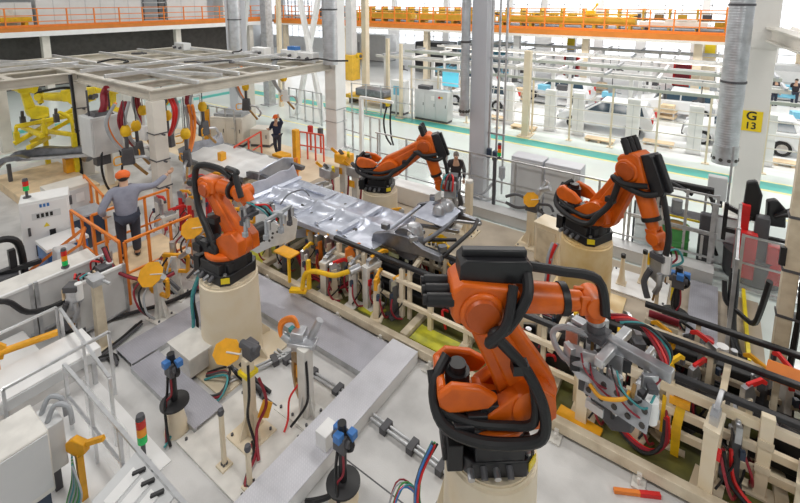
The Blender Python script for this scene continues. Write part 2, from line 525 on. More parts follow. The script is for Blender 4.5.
# ------------------------------------------------------------------ hall columns, ducts
def column(name, label, x, y, w, m, h=7.2, d=None, base=True):
    t = T(name, label, 'column', (x, y, 0))
    O('shaft', MB().box(0, 0, .02, w, d or w, h), m, t, bev=.02)
    if base: O('base_plate', MB().box(0, 0, 0, w+.3, (d or w)+.3, .05), m, t)
    return t
cg = column('hall_column', 'pale column carrying a yellow lettered plate beside the big silver duct', 1.06, 16.2, .62, 'colwhite', d=.72)
O('corbel', MB().prism([(-.5, 0), (.55, 0), (.55, .45), (-.3, .45), (-.5, .25)], (.1, 0, 5.0), (1, 0, 0), (0, 0, 1), .8), 'colwhite', cg)
c_ = gy(751, 121, 15.83)
pl = O('number_plate', MB().box(0, 0, 0, .5, .02, .58), 'signy', cg, 'yellow plate reading G 13', loc=(c_.x-1.06, -.372, c_.z-.29))
text('letter', 'G', .34, 'btext', pl, (0, -.012, .43), (PI/2, 0, 0)); text('numeral', '13', .27, 'btext', pl, (0, -.012, .15), (PI/2, 0, 0))
cl = column('hall_column', 'lavender grey column in the middle of the picture with a thin duct on its left', -5.72, 12.45, .5, 'padgrey')
O('conduit', MB().beam((.34, -.1, .6), (.34, -.1, 7), .05).beam((.52, .05, .4), (.52, .05, 7), .05).beam((.72, .1, .4), (.72, .1, 7), .05), 'galv', cl)
O('conduit_bracket', MB().beam((.2, 0, 2.3), (.8, 0, 2.3), .05).beam((.2, 0, 4.6), (.8, 0, 4.6), .05), 'galv', cl)
for dx, dz in ((.36, 1.55), (.55, 1.5)):
    O('connector', MB().box(dx, -.1, dz, .14, .16, .3), 'navy', cl, bev=.03)
O('valve', MB().cyl((.74, .02, .95), (.74, .02, 1.3), .1).cyl((.74, .02, .9), (.74, .02, .95), .05), 'hosegrey', cl)
O('pipe_bend', MB().tube([(.52, .05, .5), (.5, -.05, .25), (.25, -.2, .2), (-.1, -.3, .3)], .05), 'galv', cl)
def duct(label, x, y, r, z0, collar=True):
    t = T('ventilation_duct', label, 'duct', (x, y, z0))
    O('pipe', MB().cyl((0, 0, .02), (0, 0, 7.4-z0), r, n=26), 'duct', t)
    for z in (2.2, 4.2):
        if z0+z < 7: O('clamp_ring', MB().cyl((0, 0, z), (0, 0, z+.06), r+.02, n=26), 'dgrey', t)
    if collar:
        O('outlet_collar', MB().cyl((0, 0, 0), (0, 0, .5), r+.02, r+.02, 26), 'galv', t)
        for i in range(10):
            a = 2*PI*i/10
            h = MB().cyl(((r+.01)*math.cos(a), (r+.01)*math.sin(a), .14), ((r+.035)*math.cos(a), (r+.035)*math.sin(a), .14), .05, n=8)
            O('outlet_hole', h, 'dark', t)
    return t
duct('large silver spiral duct hanging in front of the lettered column, open at its lower end', .46, 14.6, .275, 1.95)
duct('slim silver duct hanging on the left side of the lavender column', -6.06, 12.0, .13, 2.85)
ce = column('hall_column', 'white column at the far corner of the steel canopy, joined by a silver duct', -13., 13.75, .62, 'white')
O('strap', MB().box(0, 0, 1.2, .66, .66, .04).box(0, 0, 1.75, .66, .66, .04), 'sil', ce)
duct('silver duct ending on top of the white canopy corner column', -12.72, 13.2, .3, 3.7, False)
column('hall_column', 'thick silver grey column left of the pair behind the canopy', -22.6, 15.8, .8, 'padgrey')
duct('silver duct running up the left column behind the canopy', -22., 15.3, .36, 3., False)
column('hall_column', 'slimmer dark silver column right of the pair behind the canopy', -21.9, 17.4, .5, 'galv')
for i, (px, py, w, mm, l) in enumerate(((352, 80, .62, 'panelgrey', 'grey column with a yellow block at its foot, right of the canopy corner'), (366, 96, .38, 'cream', 'slim cream post just right of the canopy corner column'),
        (388, 104, .2, 'cream', 'thin cream post left of the three door cabinet'), (401, 118, .16, 'cream', 'thin cream post standing against the left edge of the three door cabinet'), (525, 136, .3, 'cream', 'cream fence column on a square foot beyond the teal stripe'),
        (570, 78, .6, 'padgrey', 'grey green column with yellow tag below the far gallery'), (706, 90, .8, 'cream', 'wide cream column with yellow tag below the end of the far gallery'), (658, 150, .0, 'cream', ''))):
    if w:
        p = g(px, py)
        t = column('hall_column' if w > .25 else 'post', l, p.x, p.y, w, mm, 7 if py < 100 and w < .7 and i < 3 else 4.)
        if i in (5, 6): O('tag_plate', MB().box(0, -w/2-.02, 2.35, .6, .02, .9), 'signy', t)
        if i == 0: O('foot_guard', MB().box(0, 0, .05, .95, .95, 2.), 'mezzyel', t, bev=.04)
# diagonal braces near the top
for i, (a, b, l) in enumerate((((300, 0), (312, 62), 'white diagonal brace left of the canopy corner column, leaning right'), ((318, 0), (308, 55), 'thin white brace crossing left of the canopy corner column'), ((247, 0), (243, 46), 'white brace between the two silver columns behind the canopy'), ((236, 2), (243, 44), 'white brace beside the left silver column'), ((278, 0), (280, 60), 'cream upright beam behind the canopy'))):
    p, q = gy(*a, 16.5+i*.25), gy(*b, 16.5+i*.25)
    p = q+(p-q)*1.05; q = p+(q-p)*(p.z/(p.z-q.z))
    O('brace', MB().beam(q-q, p-q, .22), 'white' if i < 4 else 'cream', None, l, 'brace', loc=q)
# white beam top right
p, q = gy(760, 30, 16.6), gy(806, 46, 14.2)
t = T('roof_beam', 'pale roof beam bracketed off the lettered column at the top right', 'beam', p)
O('web', MB().beam((0, 0, 0), q-p, .06, .34), 'steelbeige', t); O('flange', MB().beam((0, 0, .17), q-p+Vector((0, 0, .17)), .3, .05).beam((0, 0, -.17), q-p-Vector((0, 0, .17)), .3, .05), 'steelbeige', t)
# ================================================================== ROBOTS
def pedestal(label, x, y, z, r=.5, m='cream', fins=.22, stain=False):
    t = T('robot_pedestal', label, 'pedestal', (x, y, 0))
    O('drum', MB().lathe([(r*1.02, .03), (r*1.02, z*.3), (r*1.0, z*.6), (r*.98, z-.05), (r*.93, z-.04), (r*.93, z)], n=40), m, t)
    O('top_plate', MB().lathe([(r*.9, z-.01), (r*.9, z+.02)], n=40), m, t)
    O('base_plate', MB().box(0, 0, 0, r*2.9, r*2.9, .035), m, t)
    if fins:
        for i in range(6):
            fh = fins
            a = 2*PI*i/6+.3
            O('gusset', MB().prism([(r*.98, .03), (r*1.42, .03), (r*1.38, .1), (r*1.0, z*fh)], (0, 0, 0), (math.cos(a), math.sin(a), 0), (0, 0, 1), .03), m, t)
    return t

def kuka(label, x, y, zt, yaw, a, b, c=-80, L1=1.15, L2=1.2, off=.35, h=.68, mo='orange', hose='black', box=True, grp=None, guard=True, es=1., back=False, cw=1.):
    t = T('industrial_robot', label, 'robot arm', (x, y, zt+.02), R(yaw), grp)
    a, b, c = R(a), R(b), R(c)
    A = Vector((math.cos(a), 0, math.sin(a))); An = Vector((-math.sin(a), 0, math.cos(a)))
    B = Vector((math.cos(b), 0, math.sin(b))); Bn = Vector((-math.sin(b), 0, math.cos(b)))
    Cc = Vector((math.cos(c), 0, math.sin(c)))
    Sp = Vector((off, 0, h)); E = Sp+A*L1; W = E+B*L2
    Y = Vector((0, 1, 0)); X = Vector((1, 0, 0)); Z = Vector((0, 0, 1))
    # base casting
    m = MB().prism([(-.38, -.27), (-.27, -.38), (.27, -.38), (.38, -.27), (.38, .27), (.27, .38), (-.27, .38), (-.38, .27)], (0, 0, .09), X, Y, .18)
    m.lathe([(.37, .17), (.36, .36), (.33, .4)], n=28)
    m.box(.0, -.3, .18, .5, .14, .18); m.box(.26, .0, .18, .16, .5, .16)
    base = O('base', m, 'blackm', t, bev=.012)
    O('bolt', MB().cyl((.3, -.3, .18), (.3, -.3, .21), .03, n=8), 'sil', base)
    O('connector_panel', MB().box(-.44, -.1, .02, .16, .44, .3).box(-.52, -.1, .08, .08, .32, .16), 'black', base, bev=.01)
    O('warning_tag', MB().prism([(-.07, -.05), (.07, -.05), (.07, .05), (-.07, .05)], (.34, -.33, .11), (.7, .7, 0), (0, 0, 1), .01), 'lemon', base)
    # carousel
    m = MB().lathe([(.36, .39), (.375, .4), (.375, .46), (.33, .48)], n=30)
    for s in (-1, 1):
        m.prism([(-.22, .45), (.42, .45), (off+.24, h-.12), (off+.22, h+.12), (off+.05, h+.24), (off-.2, h+.14), (-.15, h-.1)], (0, s*.2*cw, 0), X, Z, .16)
    m.prism([(-.22, .45), (.2, .45), (.1, h-.1), (-.2, h-.05)], (0, 0, 0), X, Z, .4*cw)
    col = O('rotating_column', m, mo, t, bev=.025)
    gp = [(-.6, h+.02), (-.5, h-.06), (-.1, h-.02), (.0, h+.1), (-.2, h+.22), (-.48, h+.26), (-.62, h+.14)]
    m = MB().prism(gp, (0, -.22, 0), X, Z, .09).prism(gp, (0, .26, 0), X, Z, .09)
    m.box(-.57, .02, h, .09, .44, .2)
    for q in range(3): O('terminal_box', MB().box(-.36+.14*q, -.26+.05*q, .44, .2, .2, .14+.06*q), 'blackm', t, bev=.01)
    if guard: O('motor_guard', m, mo, t, bev=.03)
    O('turning_motor', MB().cyl((-.38, .02, .4), (-.38, .02, h+.2), .13, n=18).cyl((-.38, .02, h+.2), (-.38, .02, h+.28), .09, n=18), 'black', t)
    O('shoulder_motor', MB().cyl((off, .28, h), (off, .52, h), .13, .12, 18).cyl((off-.0, .5, h), (off, .56, h), .09, n=18).box(off-.05, .42, h-.22, .2, .18, .1), 'black', t)
    # lower arm
    w0, w1 = .31*cw**.7, .19*cw**.5
    pl = []
    for i in range(9):
        q = PI/2+PI*i/8
        pl.append((w0*math.cos(q), w0*math.sin(q)))
    pl += [(L1*.35, -w0*.86)]
    for i in range(9):
        q = -PI/2+PI*i/8
        pl.append((L1+w1*math.cos(q), w1*math.sin(q)))
    pl += [(L1*.35, w0*.8)]
    m = MB().prism(pl, Sp, A, An, .22*cw)
    m.prism([(.15, -w0*.5), (L1-.12, -w1*.5), (L1-.12, w1*.5), (.15, w0*.5)], Sp, A, An, .29*cw)
    arm = O('lower_arm', m, mo, t, bev=.03)
    O('shoulder_cover', MB().cyl(Sp+Y*.1*cw, Sp+Y*.32*cw, .23*cw, .2*cw, 24).cyl(Sp-Y*.1*cw, Sp-Y*.3*cw, .24*cw, .22*cw, 24), mo, arm)
    # elbow casting, disc, motors
    m = MB().cyl(E-Y*.25*es, E+Y*.25*es, .22*es, n=26)
    m.prism([(q[0]*es, q[1]*es) for q in [(-.3, -.1), (-.25, -.19), (.3, -.17), (.38, -.14), (.38, .14), (.3, .2), (-.2, .24), (-.3, .16)]], E+Bn*.06*es, B, Bn, .42*es)
    O('elbow_housing', m, mo, t, bev=.03)
    O('elbow_cover', MB().cyl(E-Y*.25*es, E-Y*.285*es, .175*es, .16*es, 26), 'dorange', t)
    for i, dy in enumerate((-.15, 0., .15)):
        p = E-B*.28*es+Y*dy*es+Bn*.1*es
        O('wrist_motor', MB().cyl(p, p-B*.26, .066, n=14).cyl(p-B*.26, p-B*.3, .05, n=14), 'black', t)
    # forearm
    fs = E+B*.3+Bn*.05
    m = MB().cyl(fs, E+B*(L2*.74)+Bn*.02, .165*es**.5, .145*es**.5, 24)
    O('forearm', m, mo, t)
    O('forearm_band', MB().cyl(E+B*(L2*.70)+Bn*.02, E+B*(L2*.76)+Bn*.02, .165, n=24), 'black', t)
    m = MB().cyl(E+B*(L2*.74), E+B*(L2*.9), .11, .1, 20)
    for s in (-1, 1):
        m.prism([(L2*.86, -.1), (L2+.06, -.08), (L2+.1, 0), (L2+.06, .08), (L2*.86, .1)], E+Y*(s*.085), B, Bn, .06)
    O('wrist', m, mo, t, bev=.015)
    m = MB().cyl(W-Y*.14, W+Y*.14, .115, n=22).cyl(W, W+Cc*.2, .12, .1, 22)
    O('wrist_hand', m, mo, t, bev=.01)
    O('tool_flange', MB().cyl(W+Cc*.2, W+Cc*.26, .085, n=20), 'sil', t)
    # energy supply: box over the elbow and hose loop
    if box:
        m = MB().prism([(-.22, .26), (.5, .26), (.5, .44), (.44, .5), (-.16, .5), (-.22, .44)], E+Y*.02, B, Bn, .3)
        m.beam(E+B*-.2+Bn*.53, E+B*.46+Bn*.53, .1, .08)
        O('hose_box', m, 'blackm', t, bev=.015)
    y0 = -.34
    arm_pt = lambda s, o, yy: Sp+A*s+An*o+Y*yy
    pts = [Vector((-.48, .1, h+.3)), Vector((-.64, -.08, h+.1)), Vector((-.58, -.28, .56)), Vector((-.3, -.4, .48)), Vector((.08, -.44, .46)), Vector((off+.02, -.46, .54)), arm_pt(.1, -.1, -.42), arm_pt(.45, -.12, -.3), arm_pt(.85, -.03, -.27), arm_pt(1.0, -.02, y0), E+B*.22-Bn*.05+Y*y0, E+B*.42+Bn*.2+Y*(-.24), E+B*.45+Bn*.36+Y*-.1]
    if back:
        pts = [Vector((-.5, .0, .4)), Vector((-.45, -.25, .6)), arm_pt(.05, .36, -.25), arm_pt(.5, .36, -.2), arm_pt(.95, .34, -.15), E-B*.2+Bn*.36+Y*-.1, E+B*.25+Bn*.36, E+B*.6+Bn*.22]
    O('dress_hose', MB().tube(pts, .056, 10, 5), hose, t)
    if not back: O('dress_hose', MB().tube([q+Vector((-.02, .1, .1)) for q in pts[1:5]]+[pts[5]+Vector((-.05, .08, .1)), arm_pt(.3, -.12, -.3)], .045, 9, 5), hose, t)
    pts = [arm_pt(.9, .02, -.31), E-Bn*.18+B*.05+Y*-.37, E+B*.2+Y*-.37, E+B*.3+Bn*.28+Y*-.18]
    if not back: O('dress_hose', MB().tube(pts, .05, 10, 5), hose, t)
    pts = [E+B*.5+Bn*.38, E+B*.8+Bn*.36+Y*-.05, E+B*(L2*.98)+Bn*.3+Y*-.1, W+Cc*.25+Bn*.2+Y*-.16]
    O('dress_hose', MB().tube(pts, .05, 10, 5), hose, t)
    O('hose_clamp', MB().box(0, 0, -.05, .16, .12, .1), 'black', t, loc=arm_pt(.5, -.08, -.28))
    # connector nest on the foot
    for i in range(4):
        O('cable_plug', MB().cyl((-.3+i*.13, -.37, .1+.03*(i % 2)), (-.3+i*.13, -.46, .08), .035, n=10), 'dgrey' if i % 2 else 'sil', base)
    Mx = Matrix.Translation((x, y, zt+.02)) @ Matrix.Rotation(R(yaw), 4, 'Z')
    return t, Mx @ (W+Cc*.26), Mx.to_3x3() @ Cc

p = Vector((-6.69, 4.26, 0))
pedestal('cream drum pedestal under the left orange robot, behind the yellow octagon stand', p.x, p.y, 1.55)
r1, tip1, dir1 = kuka('orange robot on the left pedestal, its arm leaning over the car floor fixture', p.x, p.y, 1.55, 4, 130, 6, -50, L1=1.06, L2=.84, box=False, guard=False, es=.66, back=True, cw=.72)
p = Vector((-1.62, 4.02, 0))
pedestal('cream drum pedestal nearest the camera at the bottom edge', p.x, p.y, 1.55, fins=.62)
r2, tip2, dir2 = kuka('largest orange robot nearest the camera, arm reaching right over the conveyor', p.x, p.y, 1.55, 37, 118, -2, -78)
p = Vector((-1.81, 9.19, 0))
pedestal('rust streaked cream pedestal under the right orange robot', p.x, p.y, 1.55, .5, 'rustcream', False)
r3, tip3, dir3 = kuka('orange robot at right, arm raised in an angle with the tool pointing down', p.x, p.y, 1.55, -25, 63, -65, -70)
p = Vector((-7.48, 9.65, 0))
pedestal('cream drum pedestal behind the car floor pan', p.x, p.y, 1.0, .5)
r4, tip4, dir4 = kuka('orange robot behind the car floor pan with its arm stretched flat to the right', p.x, p.y, 1.0, 22, 36, -69, -20)

# cable bundles hanging down pedestals
def bundle(label, pts, cols, r=.018, spread=.05, name='cable_bundle'):
    t = T(name, label, 'cables', pts[0])
    o = Vector(pts[0])
    for i, cc in enumerate(cols):
        d = Vector((random.uniform(-1, 1), random.uniform(-1, 1), 0))*spread
        O('cable', MB().tube([Vector(q)-o+d*(1+.5*math.sin(k*2.+i)) for k, q in enumerate(pts)], r, 6, 4), cc, t)
    return t
bundle('coloured cables running down the left side of the nearest pedestal', [(-2.1, 3.62, 1.6), (-2.2, 3.45, 1.2), (-2.18, 3.42, .5), (-2.3, 3.4, .05)], ['red', 'teal2', 'blue', 'black', 'dgrey', 'green'], .013)
bundle('coloured cables lying on the floor left of the nearest pedestal', [(-2.45, 3.95, .03), (-2.62, 4.02, .25), (-2.72, 3.85, .35), (-2.7, 3.55, .03), (-2.5, 3.3, .03)], ['red', 'blue', 'green', 'hosegrey', 'dred', 'teal2'], .011)
bundle('teal and blue hoses running down the left orange robot pedestal', [(-7.1, 4.0, 1.62), (-7.24, 3.86, 1.1), (-7.24, 3.84, .5), (-7.3, 3.7, .05)], ['teal2', 'blue', 'teal2', 'black'], .028)
bundle('red and grey hoses beside the rust streaked pedestal', [(-2.35, 8.95, 1.3), (-2.42, 8.85, 1.0), (-2.45, 8.8, .5), (-2.5, 8.6, .04)], ['red', 'hosegrey', 'hosegrey'], .04)
# ================================================================== PEOPLE
def skin_obj(name, verts, edges, radii, m, parent, root=0, sub=2):
    me = bpy.data.meshes.new(name)
    me.from_pydata([tuple(v) for v in verts], edges, [])
    me.materials.append(M[m])
    o = bpy.data.objects.new(name, me)
    C.objects.link(o)
    s = o.modifiers.new('skin', 'SKIN'); s.use_smooth_shade = True
    sv = me.skin_vertices[0].data
    for i, r in enumerate(radii):
        sv[i].radius = r if isinstance(r, tuple) else (r, r)
        sv[i].use_root = (i == root)
    if sub:
        q = o.modifiers.new('subdivision', 'SUBSURF'); q.levels = sub; q.render_levels = sub
    if parent: o.parent = parent
    return o

def person(label, loc, rz, jacket, cap=None, pose=None, hairm='hairb', lean=0.):
    """faces local -y; pose = hand targets"""
    t = T('person', label, 'person', loc, rz)
    pose = pose or {}
    LH = Vector(pose.get('L', (.27, -.06, .80))); RH = Vector(pose.get('R', (-.27, -.06, .80)))
    LE = Vector(pose.get('LE', (.27, .03, 1.08))); RE = Vector(pose.get('RE', (-.27, .03, 1.08)))
    LF = Vector(pose.get('LF', (.10, .0, .07))); RF = Vector(pose.get('RF', (-.10, 0, .07)))
    n = lean
    ch = Vector((0, -.02-n, 1.28)); nk = Vector((0, -.02-n*1.25, 1.46)); hd = Vector((0, -.05-n*1.5, 1.585))
    LS = Vector((.185, -n*1.1, 1.38)); RS = Vector((-.185, -n*1.1, 1.38))
    # body: one continuous surface
    v = [(0, 0, .93), (0, -.01-n*.5, 1.1), ch, nk, hd+Vector((0, 0, -.04)), hd+Vector((0, -.01, .08)),
         LS, LE, LH, RS, RE, RH,
         (.095, 0, .88), (.1, -.02, .5), LF, LF+Vector((.0, -.15, -.03)), (-.095, 0, .88), (-.1, -.02, .5), RF, RF+Vector((0, -.15, -.03))]
    e = [(0, 1), (1, 2), (2, 3), (3, 4), (4, 5), (2, 6), (6, 7), (7, 8), (2, 9), (9, 10), (10, 11), (0, 12), (12, 13), (13, 14), (14, 15), (0, 16), (16, 17), (17, 18), (18, 19)]
    r = [(.13, .10), (.13, .095), (.15, .105), .055, (.075, .09), (.07, .085), .065, .045, .032, .065, .045, .032, .08, .055, .042, .035, .08, .055, .042, .035]
    body = skin_obj('body', v, e, r, 'skin', t)
    # jacket and trousers as fuller skins
    jv = [(0, 0, .80), (0, -.01-n*.5, 1.08), ch, nk+Vector((0, 0, .0)), LS, LE, LE.lerp(LH, .86), RS, RE, RE.lerp(RH, .86)]
    je = [(0, 1), (1, 2), (2, 3), (2, 4), (4, 5), (5, 6), (2, 7), (7, 8), (8, 9)]
    skin_obj('jacket', jv, je, [(.175, .13), (.165, .125), (.185, .135), .068, .085, .063, .05, .085, .063, .05], jacket, t)
    tv = [(0, 0, .92), (.095, 0, .86), (.1, -.02, .5), LF+Vector((0, 0, .04)), (-.095, 0, .86), (-.1, -.02, .5), RF+Vector((0, 0, .04))]
    skin_obj('trousers', tv, [(0, 1), (1, 2), (2, 3), (0, 4), (4, 5), (5, 6)], [(.16, .12), .1, .075, .065, .1, .075, .065], 'trous', t)
    for f in (LF, RF):
        O('shoe', MB().ball(f+Vector((0, -.07, -.02)), .06, 12, 8, (.8, 2.1, .8)), 'black', t)
    # face and hands
    for s in (-1, 1):
        O('eye', MB().ball(hd+Vector((s*.032, -.092, .02)), .012, 8, 6), 'white', body)
        O('ear', MB().ball(hd+Vector((s*.082, .0, .01)), .026, 8, 6, (.4, .8, 1.2)), 'skin', body)
    O('nose', MB().ball(hd+Vector((0, -.108, -.015)), .017, 8, 6, (.8, 1.1, 1.5)), 'skin', body)
    O('mouth', MB().ball(hd+Vector((0, -.092, -.06)), .02, 8, 6, (1.2, .5, .3)), 'dred', body)
    for Hh, El, s in ((LH, LE, 1), (RH, RE, -1)):
        d = (Hh-El).normalized()
        u = d.cross(Vector((0, 0, 1))); u = u.normalized() if u.length > .1 else Vector((1, 0, 0))
        w_ = d.cross(u)
        m = MB().ball(Hh+d*.035, .04, 10, 7)
        for i in range(4):
            b0 = Hh+d*.06+u*((i-1.5)*.02)
            l = (.07, .08, .075, .06)[i]
            m.tube([b0, b0+d*l*.5-w_*.01, b0+d*l*.85-w_*.035], .0095, 6, 3)
        m.tube([Hh+d*.02+u*.03, Hh+d*.05+u*.055-w_*.01, Hh+d*.08+u*.06-w_*.03], .011, 6, 3)
        O('hand', m, 'skin', body)
    if cap:
        m = MB().lathe([(.105, 0), (.11, .03), (.1, .075), (.06, .115), (.004, .125)], hd+Vector((0, 0, .045)), 20)
        m.prism([(-.085, 0), (-.07, -.09), (0, -.11), (.07, -.09), (.085, 0)], hd+Vector((0, -.075, .055)), (1, 0, 0), (0, 1, 0), .014)
        O('cap', m, cap, t)
    O('hair', MB().ball(hd+Vector((0, .018, .045)), .1, 16, 10, (.86, .95, .95)), hairm, t)
    return t
p = g(278, 156)
person('worker in navy clothes and an orange cap holding up a hanging welding gun', (p.x, p.y, .0), R(20), 'nwork', 'capor', {'L': (.24, -.22, 1.72), 'LE': (.3, -.08, 1.42), 'R': (-.2, -.3, 1.2), 'RE': (-.3, -.02, 1.12), 'LF': (.1, -.05, .07), 'RF': (-.1, .1, .07)})
p = g(123, 174, .45+1.75*1.15); p.z = .45
wk = person('worker in grey jacket and orange cap seen from behind, reaching right', p, R(250), 'gwork', 'capor', {'L': (.3, -.06, .95), 'LE': (.34, .05, 1.12), 'R': (-.66, -.2, 1.5), 'RE': (-.42, -.06, 1.36)}, 'hairb', .08)
wk.scale = (1.4, 1.4, 1.15)
p = g(455, 204)
person('person in a black jacket with yellow patches standing behind the weld gun stand', p, R(35), 'bwork', None, {'L': (.24, -.12, .85), 'R': (-.24, -.12, .85)}, 'hair')
for s in range(2):
    p = gy((776, 797)[s], 80, (34.7, 34.9)[s])
    person(('left of two dark clothed workers at a blue cart in the far right background', 'right of two dark clothed workers at a blue cart in the far right background')[s], (p.x, p.y, 0), R((30, -20)[s]), 'bwork')
# ================================================================== WALKWAYS AND LINE
def grating(label, x0, x1, y0, y1, h, m='plate', side='galv'):
    t = T('walkway_plate', label, 'walkway', ((x0+x1)/2, (y0+y1)/2, 0))
    a, b = x1-x0, y1-y0
    O('tread', MB().box(0, 0, h-.012, a, b, .012), m, t)
    for s in (-1, 1):
        O('side_rail', MB().box(s*(a/2-.02), 0, .0, .04, b, h-.012) if b > a else MB().box(0, s*(b/2-.02), 0, a, .04, h-.012), side, t)
    n = max(2, int(max(a, b)/1.2))
    for i in range(n):
        q = -max(a, b)/2+max(a, b)*(i+.5)/n
        O('cross_bar', MB().box(q, 0, .01, .05, b-.1, h-.03) if a > b else MB().box(0, q, .01, a-.1, .05, h-.03), 'dgrey', t)
    return t
grating('long checker plate walkway in front of the car floor fixture, ending at the cross walkway', -9.2, -4.36, 5.12, 5.9, .12)
grating('white checker plate cross walkway running from the bottom edge up to the line', -4.34, -3.8, 1.5, 5.95, .22, 'wplate', 'white')
grating('dark checker plate strip running back from the low panels towards the cream pedestal', -8.35, -7.75, 3.0, 5.1, .1)
grating('checker plate step strip with the blue headed dispenser, in front of the left pedestal', -7.7, -5.75, 2.95, 3.42, .1)
grating('grey checker plate strip on the right, running back from the conveyor to the fence', .0, .5, 9.0, 11.4, .08)
# twin conduits on the floor
def floor_pipes(label, a, b, n=2):
    t = T('floor_conduit', label, 'pipe', a)
    a, b = Vector(a), Vector(b); d = b-a
    s = Vector((-d.y, d.x, 0)).normalized()
    for i in range(n): O('pipe', MB().cyl(s*(i*.07)+Vector((0, 0, .06)), d+s*(i*.07)+Vector((0, 0, .06)), .022, n=10), 'galv', t)
    for f in (.2, .55, .9): O('clip', MB().box(d.x*f+s.x*.035, d.y*f+s.y*.035, 0, .1, .2, .1, math.atan2(d.y, d.x)), 'dgrey', t)
floor_pipes('twin silver floor pipes right of the cross walkway, pointing at the near pedestal', (-3.78, 4.6, 0), (-2.4, 4.55, 0))
floor_pipes('twin silver floor pipes left of the cross walkway with red hoses', (-6.0, 4.62, 0), (-4.36, 4.66, 0))
floor_pipes('grey floor pipe behind the tall stand plate', (-6.1, 3.75, 0), (-5.6, 5.1, 0))

# ---- conveyor frame
cf = T('welding_line', 'long beige welding line frame with railings and olive drip tray crossing the whole picture', 'conveyor', (-3.25, 6.0, 0))
X0, X1 = -7.2, 7.2
O('front_beam', MB().box(0, .06, .06, X1-X0, .13, .16), 'beige', cf, bev=.01)
O('rear_beam', MB().box(0, 2.55, .06, X1-X0, .13, .16), 'beige', cf, bev=.01)
O('drip_tray', MB().box(0, 1.3, .1, X1-X0, 2.35, .03), 'olive', cf)
for i in range(14):
    x = X0+.4+i*1.08
    O('foot', MB().box(x, -.04, 0, .16, .26, .03).box(x, .03, .03, .06, .14, .09).cyl((x, -.1, .03), (x, -.1, .12), .02, n=8), 'dwhite', cf)
for x in (-4.95, -1.0, .05, 1.6, 4.4):
    O('cross_member', MB().box(x, 1.3, .13, .14, 2.3, .1), 'beige', cf)
PX = [x+3.25 for x in (-6.25, -5.55, -4.6, -3.95, -3.2, -2.35, -1.3, -.1, 2.0, 3.3)]
for x in PX:
    O('rail_post', MB().box(x, .62, .13, .09, .09, 1.02), 'cream', cf, bev=.006)
for z, xa, xb, hh in ((.43, -3.2, 2.6, .08), (.86, -3.2, 2.6, .08), (.34, 2.62, 6.8, .11), (.66, 2.62, 6.8, .11), (.98, 2.62, 6.8, .13)):
    O('guard_rail', MB().box((xa+xb)/2, .6, z, xb-xa, .07, hh), 'cream', cf, bev=.006)
for x in PX[::2]:
    O('rear_post', MB().box(x, 1.75, .13, .09, .09, .95), 'beige', cf)
O('rear_guard_rail', MB().box((PX[0]+PX[-1])/2, 1.75, .98, PX[-1]-PX[0]+.3, .08, .07), 'beige', cf)
O('rear_guard_rail', MB().box((PX[0]+PX[-1])/2, 1.75, .6, PX[-1]-PX[0]+.3, .08, .07), 'beige', cf)
for i, (x, y0_, y1_) in enumerate(((-2.7, .65, 1.4), (-1.4, .65, 1.3), (1.5, .65, 1.5), (3.7, .65, 1.5), (5.0, .65, 1.5))):
    O('diagonal_brace', MB().beam((x, y0_, .75), (x+.1, y1_, 1.1), .08), 'cream', cf)
def shuttle(label, x0, x1, y, z, r=.045):
    t = T('shuttle_rail', label, 'rail', ((x0+x1)/2, y, 0))
    O('rail', MB().beam((x0-(x0+x1)/2, 0, z), (x1-(x0+x1)/2, 0, z), r*2, r*1.7), 'blackm', t, bev=.012)
    n = int((x1-x0)/1.3)
    for i in range(n):
        x = x0+(i+.5)*(x1-x0)/n-(x0+x1)/2
        O('bracket', MB().box(x, .02, .13, .07, .07, z-.16), 'beige', t)
shuttle('front black shuttle rail running along the line railing', -6.4, 4, 6.64, 1.22)
shuttle('rear black shuttle rail running along the line', -4.8, 4, 7.36, 1.24)
shuttle('third black shuttle rail at the far side of the line, right end', -.6, 4, 8.1, 1.2)
for i, (y, z) in enumerate(((6.95, .3), (7.15, .55), (7.6, .35), (7.9, .6))):
    t = T('lift_bar', ['lowest black lift beam inside the line behind the railing', 'black lift beam above the lowest one inside the line', 'black lift beam in the middle of the line floor', 'rear black lift beam inside the line'][i], 'beam', (-1.3, y, 0))
    O('beam', MB().box(0, 0, z, 9.4, .16, .18), 'black', t, bev=.02)
    for x in (-4.2, -1.5, 1.2, 4.): O('stub_leg', MB().box(x, 0, .13, .1, .1, z-.13), 'dgrey', t)

# thin yellow green plates painting the lit parts of the olive tray
for i, (x, y, a, b) in enumerate(((-3.65, 6.42, 1.0, .42), (-8.75, 6.5, .9, .7), (-5.2, 6.42, .5, .3))):
    O('cover_plate', MB().box(0, 0, 0, a, b, .02), 'chroma', None, ['yellow green cover plate on the line base, left of the nearest robot', 'yellow green cover plate beside the left robot at the start of the line', 'small yellow green cover plate under the clamps left of the cross walkway'][i], 'plate', loc=(x, y, .131))
O('warning_plate', MB().box(0, 0, 0, .62, .26, .05), 'oyellow', None, 'orange yellow plate lying on the line base right of the nearest robot', 'plate', loc=(-1.17, 6.22, .131), rz=R(-6), bev=.01)

